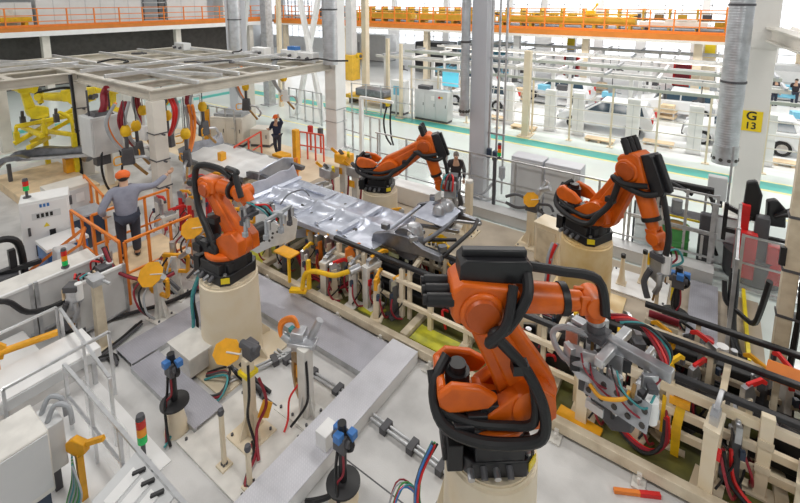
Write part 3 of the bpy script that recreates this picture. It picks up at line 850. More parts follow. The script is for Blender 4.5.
# ---- the car floor pan
cp_ = T('car_floor_pan', 'pressed silver car floor pan with cross ribs clamped on the line', 'car body', (-7.6, 7.75, 1.12))
random.seed(3)
for i in range(16):
    x = -5.9+i*.55; y = random.choice((6.85, 7.05, 7.75, 8.2))
    t = T('drive_unit', 'dark drive unit with silver head down inside the welding line', 'drive', (x, y, .131), random.uniform(0, 3), 'dark drive units inside the line')  # black clutter added to deepen the darkness inside the line
    O('housing', MB().box(0, 0, 0, .3, .22, random.uniform(.3, .75)), 'blackm', t, bev=.02); O('motor', MB().cyl((.2, 0, .1), (.2, 0, .5), .07), 'dgrey', t); O('head', MB().cyl((.2, 0, .5), (.2, 0, .6), .05), 'sil', t); O('hose', MB().tube([(-.1, -.1, .3), (-.25, -.2, .4), (-.2, -.3, .1)], .025, 7), random.choice(('dred', 'black', 'red')), t)
def panf(u, v):
    x = -2.0+4.15*u; y = -.93+1.6*v
    z = .05
    for k in (.12, .42, .60, .80): z += .05*math.exp(-((u-k)/.018)**2)
    z += .10*math.exp(-((v-.5)/.10)**2)*(1 if u < .8 else .4)
    z += .012*math.sin(u*60)*(.5 if .2 < v < .4 or .6 < v < .85 else 0)
    z -= .03*math.exp(-((v-.25)/.12)**2)+.03*math.exp(-((v-.77)/.12)**2)
    return (x, y, z)
O('floor_sheet', MB().grid(panf, 90, 40, .012), 'sheet', cp_, ang=60)
for s in (-1, 1):
    O('side_sill', MB().box(.05, -.13+s*.82, -.08, 4.1, .1, .14), 'sheet', cp_, bev=.02)
for x in (-.35, .42, 1.12):
    O('cross_member', MB().prism([(-.09, 0), (.09, 0), (.06, .07), (-.06, .07)], (x, -.13, .05), (1, 0, 0), (0, 0, 1), 1.5), 'sheet', cp_, bev=.008)
for y in (-.62, .36):
    O('stiffener', MB().box(-.9, y, .05, 1.0, .07, .05), 'sheet', cp_, bev=.01)
def bulk(u, v):
    return (-2.02-.14*v-.1*math.sin(v*3), -.95+1.75*u, .05+.34*v+.05*math.sin(u*9)*v)
m = MB().prism([(-.9, .0), (-.9, .27), (-.6, .36), (-.2, .32), (.3, .38), (.6, .33), (.8, .42), (.85, .0)], (-2.03, -.05, .03), (0, 1, 0), (-.35, 0, 1), .03)
m.prism([(-.9, .0), (.85, 0), (.85, .1), (-.9, .1)], (-1.88, -.05, .06), (0, 1, 0), (-.8, 0, .7), .03)
O('bulkhead', m, 'sheet', cp_, bev=.01)
for i, (x, y) in enumerate(((-1.2, .3), (-.6, -.35), (.2, .35), (.5, -.5), (1.1, .25), (1.3, -.55), (-.15, -.5))):
    O('floor_hole', MB().cyl((x, y, panf((x+2)/4.15, (y+.93)/1.6)[2]-.002), (x, y, panf((x+2)/4.15, (y+.93)/1.6)[2]+.004), .055 if i % 2 else .035, n=16), 'dark', cp_)
O('handle_bracket', MB().tube([(-1.0, -.75, .1), (-.95, -.5, .3), (-.75, -.2, .36), (-.6, -.12, .2)], .02, 8), 'dsheet', cp_)
rb = T('rear_body_frame', 'dark stamped rear body frame with wheel arches right of the car floor pan', 'car body', (-5.0, 8.1, 1.14))
for s, yy in ((0, -.95), (1, .8)):
    O('side_member', MB().prism([(-.75, 0), (-.7, .18), (-.3, .34), (.2, .38), (.55, .25), (.95, .22), (1.0, .1), (.4, .06), (0, .0)], (0, yy, 0), (1, 0, 0), (0, 0, 1), .12), 'dsheet', rb, bev=.015)
    O('wheel_arch', MB().lathe([(.34, -.12), (.36, 0), (.33, .12), (.25, .13)], (.1, yy+(.14 if not s else -.12), .16), 22, 'y'), 'dsheet', rb)
    O('suspension_tower', MB().lathe([(.2, 0), (.19, .2), (.13, .3), (.06, .31)], (.2, yy+(.2 if not s else -.2), .25), 18), 'sil', rb)
for i, (a, b, w_) in enumerate((((-.6, -.7, .12), (.3, -.5, .3), .07), ((-.5, .5, .15), (.5, .6, .3), .08), ((.2, -.75, .2), (.9, -.2, .18), .06), ((-.2, .0, .1), (.8, .1, .2), .07), ((.5, .4, .24), (1.0, .75, .16), .06))):
    O('brace_tube', MB().beam(a, b, w_), ('dsheet', 'sil', 'blackm')[i % 3], rb, bev=.008)
for i, (x, y, z) in enumerate(((-.4, -.95, .36), (.3, -.95, .3), (-.3, .8, .36), (.5, .8, .28), (.9, -.8, .22))): O('bracket', MB().box(x, y, z, .16, .12, .12, i), 'sil' if i % 2 else 'dsheet', rb, bev=.01)
O('cross_tube', MB().tube([(.35, -.95, .22), (.5, -.4, .26), (.5, .3, .26), (.4, .8, .3)], .05, 10), 'dsheet', rb)
O('cross_tube', MB().tube([(.95, -.9, .15), (1.0, -.3, .2), (1.0, .4, .2), (.9, .8, .2)], .045, 10), 'blackm', rb)
O('cross_tube', MB().tube([(-.6, -.9, .1), (-.55, -.2, .16), (-.6, .7, .16)], .05, 10), 'sheet', rb)
O('rear_sheet', MB().prism([(-.45, -.35), (.4, -.4), (.45, .3), (.1, .45), (-.4, .35)], (.1, .35, .33), (1, 0, 0), (0, 1, .15), .03), 'sheet', rb, bev=.01)
O('spring_cup', MB().lathe([(.16, 0), (.15, .1), (.1, .18), (.03, .2)], (.15, .35, .34), 18), 'sil', rb)
# second body at the station behind
b2 = T('car_floor_pan', 'whitish car floor pan lying on the far station behind the canopy post', 'car body', (-13.0, 8.6, 1.0))
def pan2(u, v):
    return (-1.6+3.4*u, -.85+1.7*v, .05+.05*math.exp(-((u-.35)/.03)**2)+.05*math.exp(-((u-.7)/.03)**2)+.08*math.exp(-((v-.5)/.1)**2))
O('floor_sheet', MB().grid(pan2, 40, 24, .012), 'white', b2, ang=60)
O('bulkhead', MB().prism([(-.85, 0), (-.85, .25), (-.3, .34), (.3, .3), (.85, .42), (.85, 0)], (-1.62, 0, .03), (0, 1, 0), (-.35, 0, 1), .03), 'dsheet', b2)
O('side_sill', MB().box(.1, -.86, -.08, 3.4, .1, .14), 'dsheet', b2); O('side_sill', MB().box(.1, .86, -.08, 3.4, .1, .14), 'sil', b2)
O('front_member', MB().prism([(0, 0), (.5, .06), (1.1, .1), (1.15, .22), (.5, .26), (0, .2)], (1.75, -.6, -.02), (1, 0, 0), (0, 0, 1), .12), 'dsheet', b2)
O('front_member', MB().prism([(0, 0), (.5, .06), (1.1, .1), (1.15, .22), (.5, .26), (0, .2)], (1.75, .6, -.02), (1, 0, 0), (0, 0, 1), .12), 'dsheet', b2)
O('end_panel', MB().prism([(-.7, -.1), (.7, -.1), (.6, .3), (.2, .42), (-.3, .36), (-.65, .25)], (2.35, 0, .1), (0, 1, 0), (.2, 0, 1), .05), 'sheet', b2, bev=.01)
st = T('body_support', 'beige support bench carrying the whitish car floor pan', 'fixture', (-13., 8.6, 0))
O('top_frame', MB().box(.1, 0, .75, 3.3, 1.4, .12), 'beige', st)
for x in (-1.3, 0, 1.4):
    for y in (-.6, .6): O('leg', MB().box(x, y, 0, .14, .14, .75), 'beige', st)

# ---- welding fixtures on the line
def clamp(label, x, y, h, rz=0., body='beige', arm='oyellow', hose='dred', z0=.131, kind=0, w=.14):
    if kind == 1: w = .19
    if hose == 'red': hose = 'dred'
    t = T('clamp_fixture', label, 'clamp', (x, y, z0), R(rz))
    O('foot_plate', MB().box(0, 0, 0, w*2, w*1.8, .025), body, t)
    if kind == 1:
        pl = O('pillar', MB().box(-w*.8, 0, .02, w*.35, w*.8, h*.8).box(w*.8, 0, .02, w*.35, w*.8, h*.8), body, t)
        for f in (.1, .4, .75): O('ladder_rung', MB().box(0, 0, h*f, w*1.4, w*.7, .06), body, t)
        O('top_block', MB().box(0, 0, h*.78, w*2.1, w*.9, .07), body, t)
    else:
        O('pillar', MB().box(0, 0, .02, w, w*.9, h*.78, tap=.8), body, t, bev=.008)
    O('bracket', MB().prism([(-w*.6, 0), (w*.8, 0), (w*.9, h*.12), (w*.3, h*.28), (-w*.6, h*.25)], (0, 0, h*.7), (1, 0, 0), (0, 0, 1), w*.5), arm if kind == 2 else 'sil', t)
    O('cylinder', MB().cyl((w*.9, .02, h*.45), (w*.9, .02, h*.75), w*.3, n=12).cyl((w*.9, .02, h*.75), (w*.85, .02, h*.88), w*.1, n=8), 'sil', t)
    O('clamp_arm', MB().prism([(-.02, -.03), (w*1.6, .0), (w*2.3, -.06), (w*2.35, .0), (w*1.7, .07), (-.02, .05)], (0, 0, h*.95), (1, 0, 0), (0, 0, 1), w*.3), arm, t, bev=.005)
    O('jaw', MB().box(w*2.2, 0, h*.95-.12, .05, .05, .08), 'dgrey', t)
    O('valve', MB().box(-w*.7, -w*.4, h*.5, w*.4, w*.4, .12), 'navy' if kind != 1 else 'red', t)
    O('hose', MB().tube([(-w*.7, -w*.6, h*.55), (-w*1.2, -w*1.1, h*.35), (-w*.6, -w*1.4, h*.12), (w*.4, -w*1.5, .03)], .018, 7), hose, t)
    O('hose', MB().tube([(w*.9, -.05, h*.5), (w*.6, -w*1.2, h*.42), (0, -w*.9, h*.25), (-.1, -w*.5, h*.1)], .014, 7), 'black' if hose != 'black' else 'dred', t)
    return t
CL = [
 (-8.45, 6.45, .95, 20, 'beige', 'sil', 'dred', 0, 'beige clamp with silver arm at the left end of the line base'),
 (-7.95, 6.42, 1.0, 80, 'dwhite', 'oyellow', 'black', 0, 'white clamp pillar left of the orange yellow shelf plate'),
 (-7.45, 6.9, 1.0, 60, 'beige', 'oyellow', 'dred', 2, 'beige clamp under the left front edge of the car floor pan'),
 (-7.05, 6.35, .75, 100, 'dwhite', 'yellow', 'red', 0, 'short white clamp right of the orange yellow shelf plate'),
 (-6.7, 6.75, 1.02, 70, 'beige', 'oyellow', 'dred', 0, 'beige clamp at the middle of the pan edge with a burgundy hose'),
 (-6.35, 6.38, .85, 95, 'dwhite', 'sil', 'dred', 1, 'white ladder shaped clamp just left of the bent yellow arm'),
 (-5.95, 6.6, 1.05, 60, 'beige', 'railorange', 'red', 2, 'beige clamp with orange red arm under the near corner of the pan'),
 (-5.62, 6.32, .98, 90, 'dwhite', 'sil', 'dred', 0, 'white clamp with silver cylinder beyond the end of the bent yellow arm'),
 (-5.3, 6.55, 1.08, 80, 'dwhite', 'oyellow', 'red', 1, 'white ladder shaped clamp near the right corner of the pan'),
 (-4.98, 6.3, .9, 110, 'cream', 'oyellow', 'dred', 2, 'cream clamp with yellow arm nearest the cross walkway end'),
 (-5.0, 7.7, 1.0, 40, 'beige', 'yellow', 'black', 0, 'yellow armed clamp under the rear body frame'),
 (-4.3, 7.8, 1.1, 180, 'beige', 'yellow', 'red', 2, 'yellow armed clamp behind the rear body frame'),
 (-3.95, 7.35, .95, 150, 'dgrey', 'oyellow', 'dred', 0, 'grey clamp between the black rails right of the rear body frame'),
 (-3.4, 7.75, 1.0, 200, 'beige', 'oyellow', 'black', 0, 'beige clamp far side of the line behind the nearest robot'),
 (-2.75, 7.3, 1.0, 20, 'beige', 'yellow', 'dred', 2, 'yellow clamp below the elbow of the nearest robot'),
 (-2.2, 7.0, 1.0, 30, 'cream', 'oyellow', 'black', 1, 'cream ladder bracket below the forearm of the nearest robot'),
 (-1.55, 7.35, .95, 70, 'beige', 'yellow', 'dred', 0, 'yellow armed clamp in the line below the wrist of the nearest robot'),
 (-1.15, 6.42, .9, 90, 'cream', 'sil', 'dred', 1, 'cream ladder bracket standing right of the orange yellow floor plate'),
 (-.82, 7.0, 1.05, 100, 'beige', 'yellow', 'black', 0, 'beige clamp below the silver gripper'),
 (-.45, 6.5, .95, 75, 'cream', 'sil', 'red', 0, 'cream clamp with red hose right below the silver gripper'),
 (-.15, 6.75, 1.2, 60, 'cream', 'yellow', 'dred', 2, 'cream clamp left of the hanging yellow strap'),
 (.4, 6.3, 1.15, 80, 'cream', 'sil', 'dred', 1, 'tall cream ladder bracket between the hanging strap and the wide line post'),
 (.75, 7.05, 1.1, 50, 'beige', 'red', 'red', 0, 'red armed clamp behind the wide line post'),
 (1.25, 7.75, 1.1, 120, 'dwhite', 'red', 'dred', 2, 'white and red clamp between the black rails at the right'),
 (.35, 7.75, 1.05, 150, 'beige', 'red', 'dred', 0, 'beige clamp with red valve at the far side, near the dark red pump'),
 (1.75, 6.8, 1.05, 70, 'cream', 'yellow', 'dred', 0, 'cream clamp at the right frame edge'),
 (2.0, 7.9, 1.0, 100, 'beige', 'yellow', 'black', 0, 'beige clamp beside the round yellow guard'),
 (-8.1, 8.75, .9, 250, 'dwhite', 'oyellow', 'dred', 0, 'white clamp behind the car floor pan, left of the rear robot pedestal'),
 (-8.9, 8.9, 1.0, 260, 'dwhite', 'sil', 'black', 1, 'white ladder bracket behind the pan beside the far white stand'),
 (-9.75, 7.0, 1.0, 10, 'beige', 'yellow', 'dred', 0, 'yellow armed clamp at the front bulkhead of the pan'),
 (-9.9, 7.8, .95, 180, 'dgrey', 'yellow', 'red', 2, 'dark clamp behind the front bulkhead of the pan'),
 (-6.2, 8.85, .95, 240, 'dwhite', 'oyellow', 'dred', 0, 'white clamp at the far edge of the pan, front of the rear robot pedestal'),
]
CL += [
 (-8.2, 6.75, .8, 40, 'dgrey', 'red', 'black', 0, 'dark clamp with red arm behind the white clamp at the line start'),
 (-7.65, 6.3, .6, 120, 'dgrey', 'sil', 'red', 2, 'short dark clamp left of the orange yellow shelf plate leg'),
 (-7.0, 6.75, .95, 80, 'railorange', 'oyellow', 'dred', 0, 'orange pillar clamp below the middle of the pan edge'),
 (-6.5, 6.5, .7, 100, 'dgrey', 'red', 'dred', 1, 'dark ladder clamp with red arm behind the bent yellow arm'),
 (-6.1, 6.28, .8, 60, 'beige', 'red', 'dred', 0, 'beige clamp with red arm under the tip of the bent yellow arm'),
 (-5.45, 6.75, .9, 90, 'railorange', 'oyellow', 'black', 2, 'orange pillar clamp behind the white ladder clamp at the pan corner'),
 (-4.75, 6.55, .8, 70, 'dgrey', 'oyellow', 'red', 0, 'dark clamp with yellow arm beyond the end of the cross walkway'),
 (-4.6, 8.2, 1.0, 200, 'oyellow', 'yellow', 'dred', 2, 'all yellow clamp at the far side of the rear body frame'),
 (-3.0, 8.1, .95, 180, 'oyellow', 'yellow', 'black', 0, 'all yellow clamp at the far side of the line, left of the nearest robot box'),
 (-1.9, 7.65, .9, 40, 'dgrey', 'yellow', 'dred', 0, 'dark clamp with yellow arm behind the forearm of the nearest robot'),
 (-.65, 7.5, 1.0, 120, 'dgrey', 'sil', 'red', 1, 'dark ladder clamp right behind the silver gripper'),
 (.15, 7.15, 1.0, 60, 'dgrey', 'red', 'dred', 0, 'dark clamp with red arm between the rails above the yellow strap'),
 (.65, 6.55, .9, 100, 'dgrey', 'sil', 'dred', 2, 'dark clamp with silver arm just left of the wide line post'),
 (1.3, 6.35, .85, 80, 'beige', 'red', 'red', 1, 'beige ladder clamp with red arm just right of the wide line post'),
 (1.0, 7.75, .95, 140, 'dgrey', 'oyellow', 'black', 0, 'dark clamp with yellow arm left of the white and red clamp'),
 (-.2, 7.85, .9, 150, 'copper', 'oyellow', 'dred', 2, 'bronze clamp on the far side of the line near the beige valve block')]
for x, y, h, rz, bd, ar, ho, kd, lb in CL:
    clamp(lb, x, y, h, rz, bd, ar, ho, .131, kd)
# red stained fixtures left behind robot 1
for i, (x, y, h, rz, lb) in enumerate(((-11.7, 6.15, 1.15, 20, 'red framed clamp left of the canopy post base'), (-12.3, 6.75, 1.2, 60, 'red framed clamp behind the canopy post, second from the left robot'), (-11.3, 6.7, 1.2, 100, 'red framed clamp nearest the left orange robot elbow'), (-12.2, 5.75, 1.0, 10, 'red framed clamp right beside the grey jacket worker'), (-11.9, 7.6, 1.1, 200, 'red framed clamp behind the others at the whitish pan'), (-12.9, 7.2, 1.0, 300, 'low red clamp behind the canopy post'), (-10.9, 5.95, 1.25, 30, 'tall red clamp just left of the left robot elbow'), (-11.1, 5.5, 1.0, 80, 'red clamp between the canopy post and the orange yellow octagon plate'), (-10.6, 6.6, 1.3, 200, 'red clamp right behind the left robot elbow'))):
    clamp(lb, x, y, h, rz, 'red' if i % 2 == 0 else 'dwhite', 'red' if i % 2 else 'oyellow', 'dred', 0, i % 3)
# wide line post at right
t = T('line_post', 'wide cream post of the line railing at the right edge of the picture', 'post', (.93, 6.62, .131))
O('post', MB().box(0, -.06, 0, .14, .1, 1.12), 'cream', t, bev=.01)
for z in (.35, .7): O('joint_plate', MB().box(0, -.12, z, .16, .02, .1), 'beige', t)
O('post_foot', MB().box(0, -.06, 0, .34, .2, .03), 'cream', t)
# bent yellow arm and shelf plate
t = T('lifting_arm', 'bent yellow arm reaching over the walkway edge from the clamps', 'arm', (-6.65, 6.0, .22))
O('arm', MB().tube([(0, -.1, .1), (.05, -.05, .42), (.3, 0, .55), (.75, .05, .6), (1.0, .1, .72), (1.2, .18, .82)], .05, 10), 'yellow', t)
O('base_plate', MB().box(-.1, -.12, 0, .36, .14, .06, .5), 'yellow', t); O('lever', MB().box(.12, -.02, .1, .07, .07, .65), 'yellow', t)
O('knuckle', MB().cyl((1.15, .1, .8), (1.25, .3, .84), .08, n=14), 'sil', t)
t = T('shelf_stand', 'orange yellow shelf plate on a thin yellow leg beside the walkway', 'stand', (-7.3, 6.02, .22))
O('shelf', MB().box(0, .05, .6, .52, .3, .04), 'oyellow', t, bev=.01); O('leg', MB().box(.15, -.03, 0, .05, .05, .6), 'yellow', t)
# side panel carried by robot one: white perforated side sheet
t = T('side_panel_sheet', 'white perforated body side sheet held in front of the left robot gripper', 'sheet', gy(268, 242, 5.9))
m = MB().prism([(-.55, -.1), (-.2, -.25), (.1, -.1), (.45, .0), (.62, .1), (.6, .5), (.35, .65), (.3, .32), (.0, .45), (-.1, .85), (-.42, .8), (-.35, .4)], (0, 0, 0), (.85, .5, 0), (0, .25, 1), .03)
O('sheet', m, 'alu', t, bev=.006)
for i in range(9):
    a, b = random.uniform(-.3, .5), random.uniform(0, .3)
    p_ = Vector((.85*a, .5*a+.25*b, b)); nn = Vector((.85, .5, 0)).cross(Vector((0, .25, 1))).normalized()
    O('punched_hole', MB().cyl(p_+nn*.014, p_+nn*.022, .028, n=10), 'dark', t)
t = T('side_member_sheet', 'long pale body sill sheet lying slanted below the front of the pan', 'sheet', (-7.75, 6.9, .75))
O('sheet', MB().prism([(-.7, -.1), (.5, -.08), (.75, .05), (.7, .16), (-.65, .1)], (0, 0, 0), (.95, .3, .25), (0, -.1, 1), .06), 'sheet', t, bev=.01)
O('support_leg', MB().box(-.4, -.1, -.62, .08, .08, .55), 'beige', t); O('support_leg', MB().box(.45, .15, -.62, .08, .08, .62), 'beige', t)
# hanging strap, orange cover, round yellow guard, far right of the line
t = T('yellow_strap', 'yellow strap bracket hanging down from the line clamps at right', 'bracket', (.02, 6.5, .135)); t.scale = (.8, .8, .8)
O('foot', MB().box(0, .1, 0, .3, .12, .03), 'beige', t)
O('strap', MB().prism([(-.06, 0), (.06, 0), (.06, .55), (.1, .95), (-.04, .95), (-.08, .5)], (0, 0, 0), (1, 0, 0), (0, .1, 1), .03), 'yellow', t); O('pivot', MB().box(0, .1, .9, .3, .1, .12), 'oyellow', t); O('strut', MB().box(-.22, .1, .25, .06, .04, .7), 'yellow', t)
t = T('guard_cover', 'orange cover plate standing between the black rails at the right edge', 'cover', (1.35, 7.55, .131))
O('panel', MB().prism([(-.4, -.12), (.35, -.12), (.4, .14), (-.36, .14)], (0, 0, 1.05), (1, 0, 0), (0, .7, .7), .03), 'railorange', t, bev=.01); O('leg', MB().box(-.25, 0, 0, .07, .07, 1.0), 'beige', t); O('leg', MB().box(.25, 0, 0, .07, .07, 1.0), 'beige', t)
t = T('guard_cover', 'round yellow guard with a black opening at the right edge of the line', 'cover', (1.62, 7.05, .131))
O('disc', MB().lathe([(.27, 0), (.28, .07), (.22, .11), (.14, .11)], (0, 0, .85), 28), 'yellow', t); O('opening', MB().cyl((0, 0, .96), (0, 0, .97), .13, n=22), 'black', t); O('bracket', MB().box(.45, 0, .84, .55, .3, .14), 'yellow', t, bev=.02)
O('leg', MB().box(0, 0, 0, .12, .12, .85), 'beige', t)
# red cables lying along the base
bundle('thick red cable loop hanging below the silver gripper', [(-.75, 6.35, .5), (-.55, 6.3, .26), (-.25, 6.3, .2), (-.08, 6.35, .38), (-.1, 6.42, .7)], ['dred', 'red', 'dred', 'black'], .024, .05)
bundle('red and black cables along the line base right of the tall ladder bracket', [(.55, 6.35, .7), (.62, 6.3, .35), (.85, 6.25, .18), (1.1, 6.2, .15), (1.6, 6.2, .15)], ['dred', 'red', 'black'], .025, .04)
bundle('burgundy cables bunched under the car floor pan', [(-7.6, 6.6, .5), (-7.2, 6.5, .2), (-6.6, 6.45, .17), (-6.1, 6.4, .25), (-5.8, 6.45, .5)], ['dred', 'dred', 'black', 'red'], .025, .05)
bundle('dark cables along the rear of the line floor', [(-4, 8.3, .15), (-2.5, 8.2, .16), (-1, 8.3, .15), (.8, 8.2, .16)], ['black', 'dgrey', 'dred'], .03, .05)
t = T('extension_handle', 'red and orange handled bar resting on the line foot at the bottom edge', 'bar', g(640, 492, .03))
O('bar', MB().beam((-.28, -.17, .0), (.0, -.02, .0), .05), 'railorange', t); O('grip', MB().beam((.0, -.02, .0), (.22, .1, .0), .055), 'red', t)

# ---- tool of the nearest robot: silver welding gripper
gr = T('welding_gripper', 'big silver welding gripper with red hoses carried by the nearest robot', 'gripper', tip2, R(-14))
O('mount', MB().cyl((0, 0, 0), (0, 0, -.1), .1, n=18).box(0, 0, -.16, .26, .26, .07), 'dgrey', gr)
O('frame_beam', MB().beam((-.5, 0, -.22), (.6, 0, -.22), .12), 'sil', gr, bev=.01)
O('frame_beam', MB().beam((0, -.4, -.24), (0, .35, -.24), .1), 'alu', gr, bev=.01)
O('shield_plate', MB().prism([(-.2, -.12), (.03, -.2), (.17, -.14), (.14, .06), (-.07, .14), (-.2, .08)], (-.22, -.3, -.42), (1, 0, -.2), (0, .75, .5), .02), 'alu', gr)
for i, (x, y, z, a) in enumerate(((-.45, -.1, -.45, 0), (-.15, -.28, -.5, 30), (.15, -.3, -.55, -20), (.42, -.1, -.5, 45), (.3, .2, -.45, 90), (-.25, .22, -.42, 60), (.05, -.08, -.5, 15))):
    O('clamp_plate', MB().box(x, y, z-.12, .16, .05, .36, R(a)).box(x+.06, y, z-.2, .06, .14, .12, R(a)), ('sil', 'alu', 'galv')[i % 3], gr, bev=.006)
    O('actuator', MB().cyl((x, y+.08, z-.1), (x, y+.08, z+.15), .045, n=12), ('dgrey', 'sil', 'white')[i % 3], gr)
    O('pin', MB().cyl((x, y, z-.32), (x, y, z-.1), .018, n=8), 'blackm', gr)
O('perforated_plate', MB().prism([(-.33, -.16), (.33, -.16), (.33, .12), (-.33, .12)], (.2, -.36, -.52), (1, 0, 0), (0, .3, 1), .025), 'hosegrey', gr)
for i in range(10):
    a, b = -.28+.14*(i % 5), -.1+.14*(i//5)
    O('plate_hole', MB().cyl((.2+a, -.385+.3*b, -.52+b), (.2+a, -.36+.3*b, -.52+b), .03, n=10), 'dark', gr)
for i, (c_, o_) in enumerate((('red', 0), ('dred', .05), ('teal2', .1), ('black', .15), ('dred', -.06))):
    O('supply_hose', MB().tube([(-.1+o_, .1, .0), (.1+o_, .18, .06), (.3+o_, .2, -.02), (.5, .1+o_, -.2), (.45, -.05+o_, -.4)], .017, 7), c_, gr)
O('grey_hose', MB().tube([(-.1, -.1, -.2), (-.45, -.25, -.15), (-.6, -.3, -.3), (-.4, -.4, -.42), (-.1, -.4, -.34)], .035, 8), 'hosegrey', gr)
O('orange_cable', MB().tube([(-.05, -.45, -.5), (.1, -.5, -.52), (.3, -.45, -.42), (.32, -.35, -.38)], .022, 7), 'oyellow', gr)
random.seed(21)
for i in range(16):
    bx_, by_, bz_ = random.uniform(-.4, .5), random.uniform(-.42, .1), random.uniform(-.75, -.25)
    O('small_block', MB().box(bx_, by_, bz_, random.uniform(.05, .14), random.uniform(.04, .1), random.uniform(.06, .16), random.uniform(0, 3)), random.choice(('dgrey', 'sil', 'alu', 'white', 'copper', 'blackm', 'galv')), gr, bev=.005)
for i in range(5):
    a_ = Vector((random.uniform(-.3, .3), -.35, random.uniform(-.5, -.2)))
    O('thin_cable', MB().tube([a_, a_+Vector((.12, -.1, -.1)), a_+Vector((.3, -.02, -.22)), a_+Vector((.35, .1, -.1))], .011, 6), random.choice(('black', 'dred', 'teal2')), gr)
O('white_cup', MB().cyl((.5, -.25, -.65), (.5, -.25, -.4), .07, n=16), 'white', gr)
O('lower_jaw', MB().prism([(-.2, 0), (.25, -.05), (.3, -.3), (.1, -.42), (-.15, -.3)], (.05, -.2, -.62), (1, 0, 0), (0, .1, 1), .1), 'dgrey', gr, bev=.01)
O('white_block', MB().box(-.05, -.28, -.95, .2, .06, .1), 'white', gr)
for ch in gr.children:
    if not ch.name.startswith('mount'): ch.location = (.2, .06, .04)
gr.scale = (.9, .9, .9)

# ---- gun on right robot, gun on rear robot, gripper on left robot
def spotgun(label, pos, rz, s=1., extra='yellow', tilt=0.):
    t = T('spot_welding_gun', label, 'welding gun', pos, R(rz))
    O('adapter', MB().box(0, 0, -.14*s, .26*s, .24*s, .12*s), 'dgrey', t, bev=.01)
    O('transformer', MB().box(.0, .12*s, -.46*s, .24*s, .2*s, .34*s), 'hosegrey', t, bev=.015)
    O('side_plate', MB().prism([(-.15, 0), (.15, 0), (.12, -.4), (.02, -.5), (-.14, -.42)], (0, -.02*s, -.12*s), (s, 0, 0), (0, 0, s), .04*s), 'sil', t)
    O('upper_arm', MB().tube([(.05*s, -.05*s, -.4*s), (.08*s, -.08*s, -.6*s), (.02*s, -.1*s, -.78*s)], .05*s, 8), 'sil', t)
    O('lower_arm', MB().tube([(-.12*s, -.05*s, -.4*s), (-.2*s, -.08*s, -.68*s), (-.1*s, -.1*s, -.95*s)], .055*s, 8), 'dgrey', t)
    O('electrode', MB().cyl((.0, -.1*s, -.94*s), (.02*s, -.1*s, -.78*s), .02*s, n=8), 'copper', t)
    O('actuator', MB().cyl((.12*s, .0, -.35*s), (.12*s, .0, .0), .07*s, n=14), 'blue' if extra == 'blue' else 'white', t)
    O('mark_plate', MB().box(-.16*s, .02, -.32*s, .03*s, .2*s, .22*s), extra, t)
    for i in range(4):
        O('hose', MB().tube([(-.05+.05*i, .2*s, -.3*s), (-.1+.1*i, .38*s, -.2*s), (-.1+.08*i, .3*s, .02*s), (-.02+.03*i, .12*s, .02)], .02*s, 6), ('red', 'black', 'dred', 'teal2')[i], t)
    return t
spotgun('welding gun with yellow plate pointing down from the right orange robot', tip3+Vector((0, 0, .02)), -25, .95)
spotgun('welding gun with blue drive on the wrist of the rear orange robot', tip4+Vector((.1, .02, .15)), 60, 1.0, 'blue')
gl = T('gripper_frame', 'dark gripper frame with teal hoses on the wrist of the left orange robot', 'gripper', tip1, R(10)); gl.scale = (.75, .75, .75)
O('mount', MB().cyl((0, 0, .02), (.0, 0, -.12), .1, n=16), 'dgrey', gl)
O('frame_beam', MB().beam((-.35, .05, -.14), (.75, .15, -.1), .08), 'hosegrey', gl); O('frame_beam', MB().beam((.1, -.35, -.14), (.15, .5, -.12), .08), 'dgrey', gl); O('frame_beam', MB().beam((.6, -.2, -.12), (.65, .55, -.1), .07), 'hosegrey', gl)
for i, (x, y) in enumerate(((-.3, .05), (.12, -.3), (.15, .45), (.6, -.2), (.65, .5), (.7, .15))):
    O('gripper_arm', MB().beam((x, y, -.12), (x+.03, y-.04, -.42), .06).box(x+.03, y-.06, -.5, .1, .08, .1), 'hosegrey' if i % 2 else 'dgrey', gl)
    O('gripper_cylinder', MB().cyl((x+.07, y, -.1), (x+.07, y, -.3), .04, n=12), 'sil', gl)
for i in range(4):
    O('hose', MB().tube([(-.2, .0, .02), (.05+i*.08, -.12, .14), (.4, -.1+i*.07, .04), (.45+i*.06, .1, -.25)], .02, 6), ('teal2', 'black', 'teal2', 'red')[i], gl)
# ================================================================== CANOPY
ZC = 3.5
ca = T('steel_canopy', 'large pale steel canopy frame of crossing beams on posts, upper left', 'canopy', (-18.4, 6.3, 0))
def ibeam(p, q, h=.32, w=.24):
    m = MB(); p, q = Vector(p), Vector(q); z = Vector((0, 0, 1))
    m.beam(p, q, .05, h-.06) if abs((q-p).x) < 1e-6 or True else None
    m.beam(p+z*(h/2-.02), q+z*(h/2-.02), w, .04); m.beam(p-z*(h/2-.02), q-z*(h/2-.02), w, .04)
    return m
def cb(x0, y0, x1, y1, n='main_beam', h=.32, z=ZC+.12, mm='canopyp'):
    O(n, ibeam((x0+18.4, y0-6.3, z), (x1+18.4, y1-6.3, z), h), mm, ca)
cb(-13, 6.15, -13, 13.6); cb(-18.4, 0, -18.4, 6.3); cb(-18.25, 6.3, -13.15, 6.3); cb(-24, -2, -24, 13.6); cb(-18.4, 6.5, -18.4, 13.6)
cb(-24, 13.5, -13.1, 13.5); cb(-23.8, 6.3, -18.6, 6.3); cb(-23.8, 1.2, -18.6, 1.2)
for x in (-14.8, -16.6, -20.3, -22.1): cb(x, 6.5 if x > -18 else -1, x, 13.4, 'cross_beam', .22)
for y in (8.1, 9.9, 11.7): cb(-23.8, y, -13.2, y, 'cross_beam', .2)
for y in (2.9, 4.6): cb(-23.8, y, -18.6, y, 'cross_beam', .2)
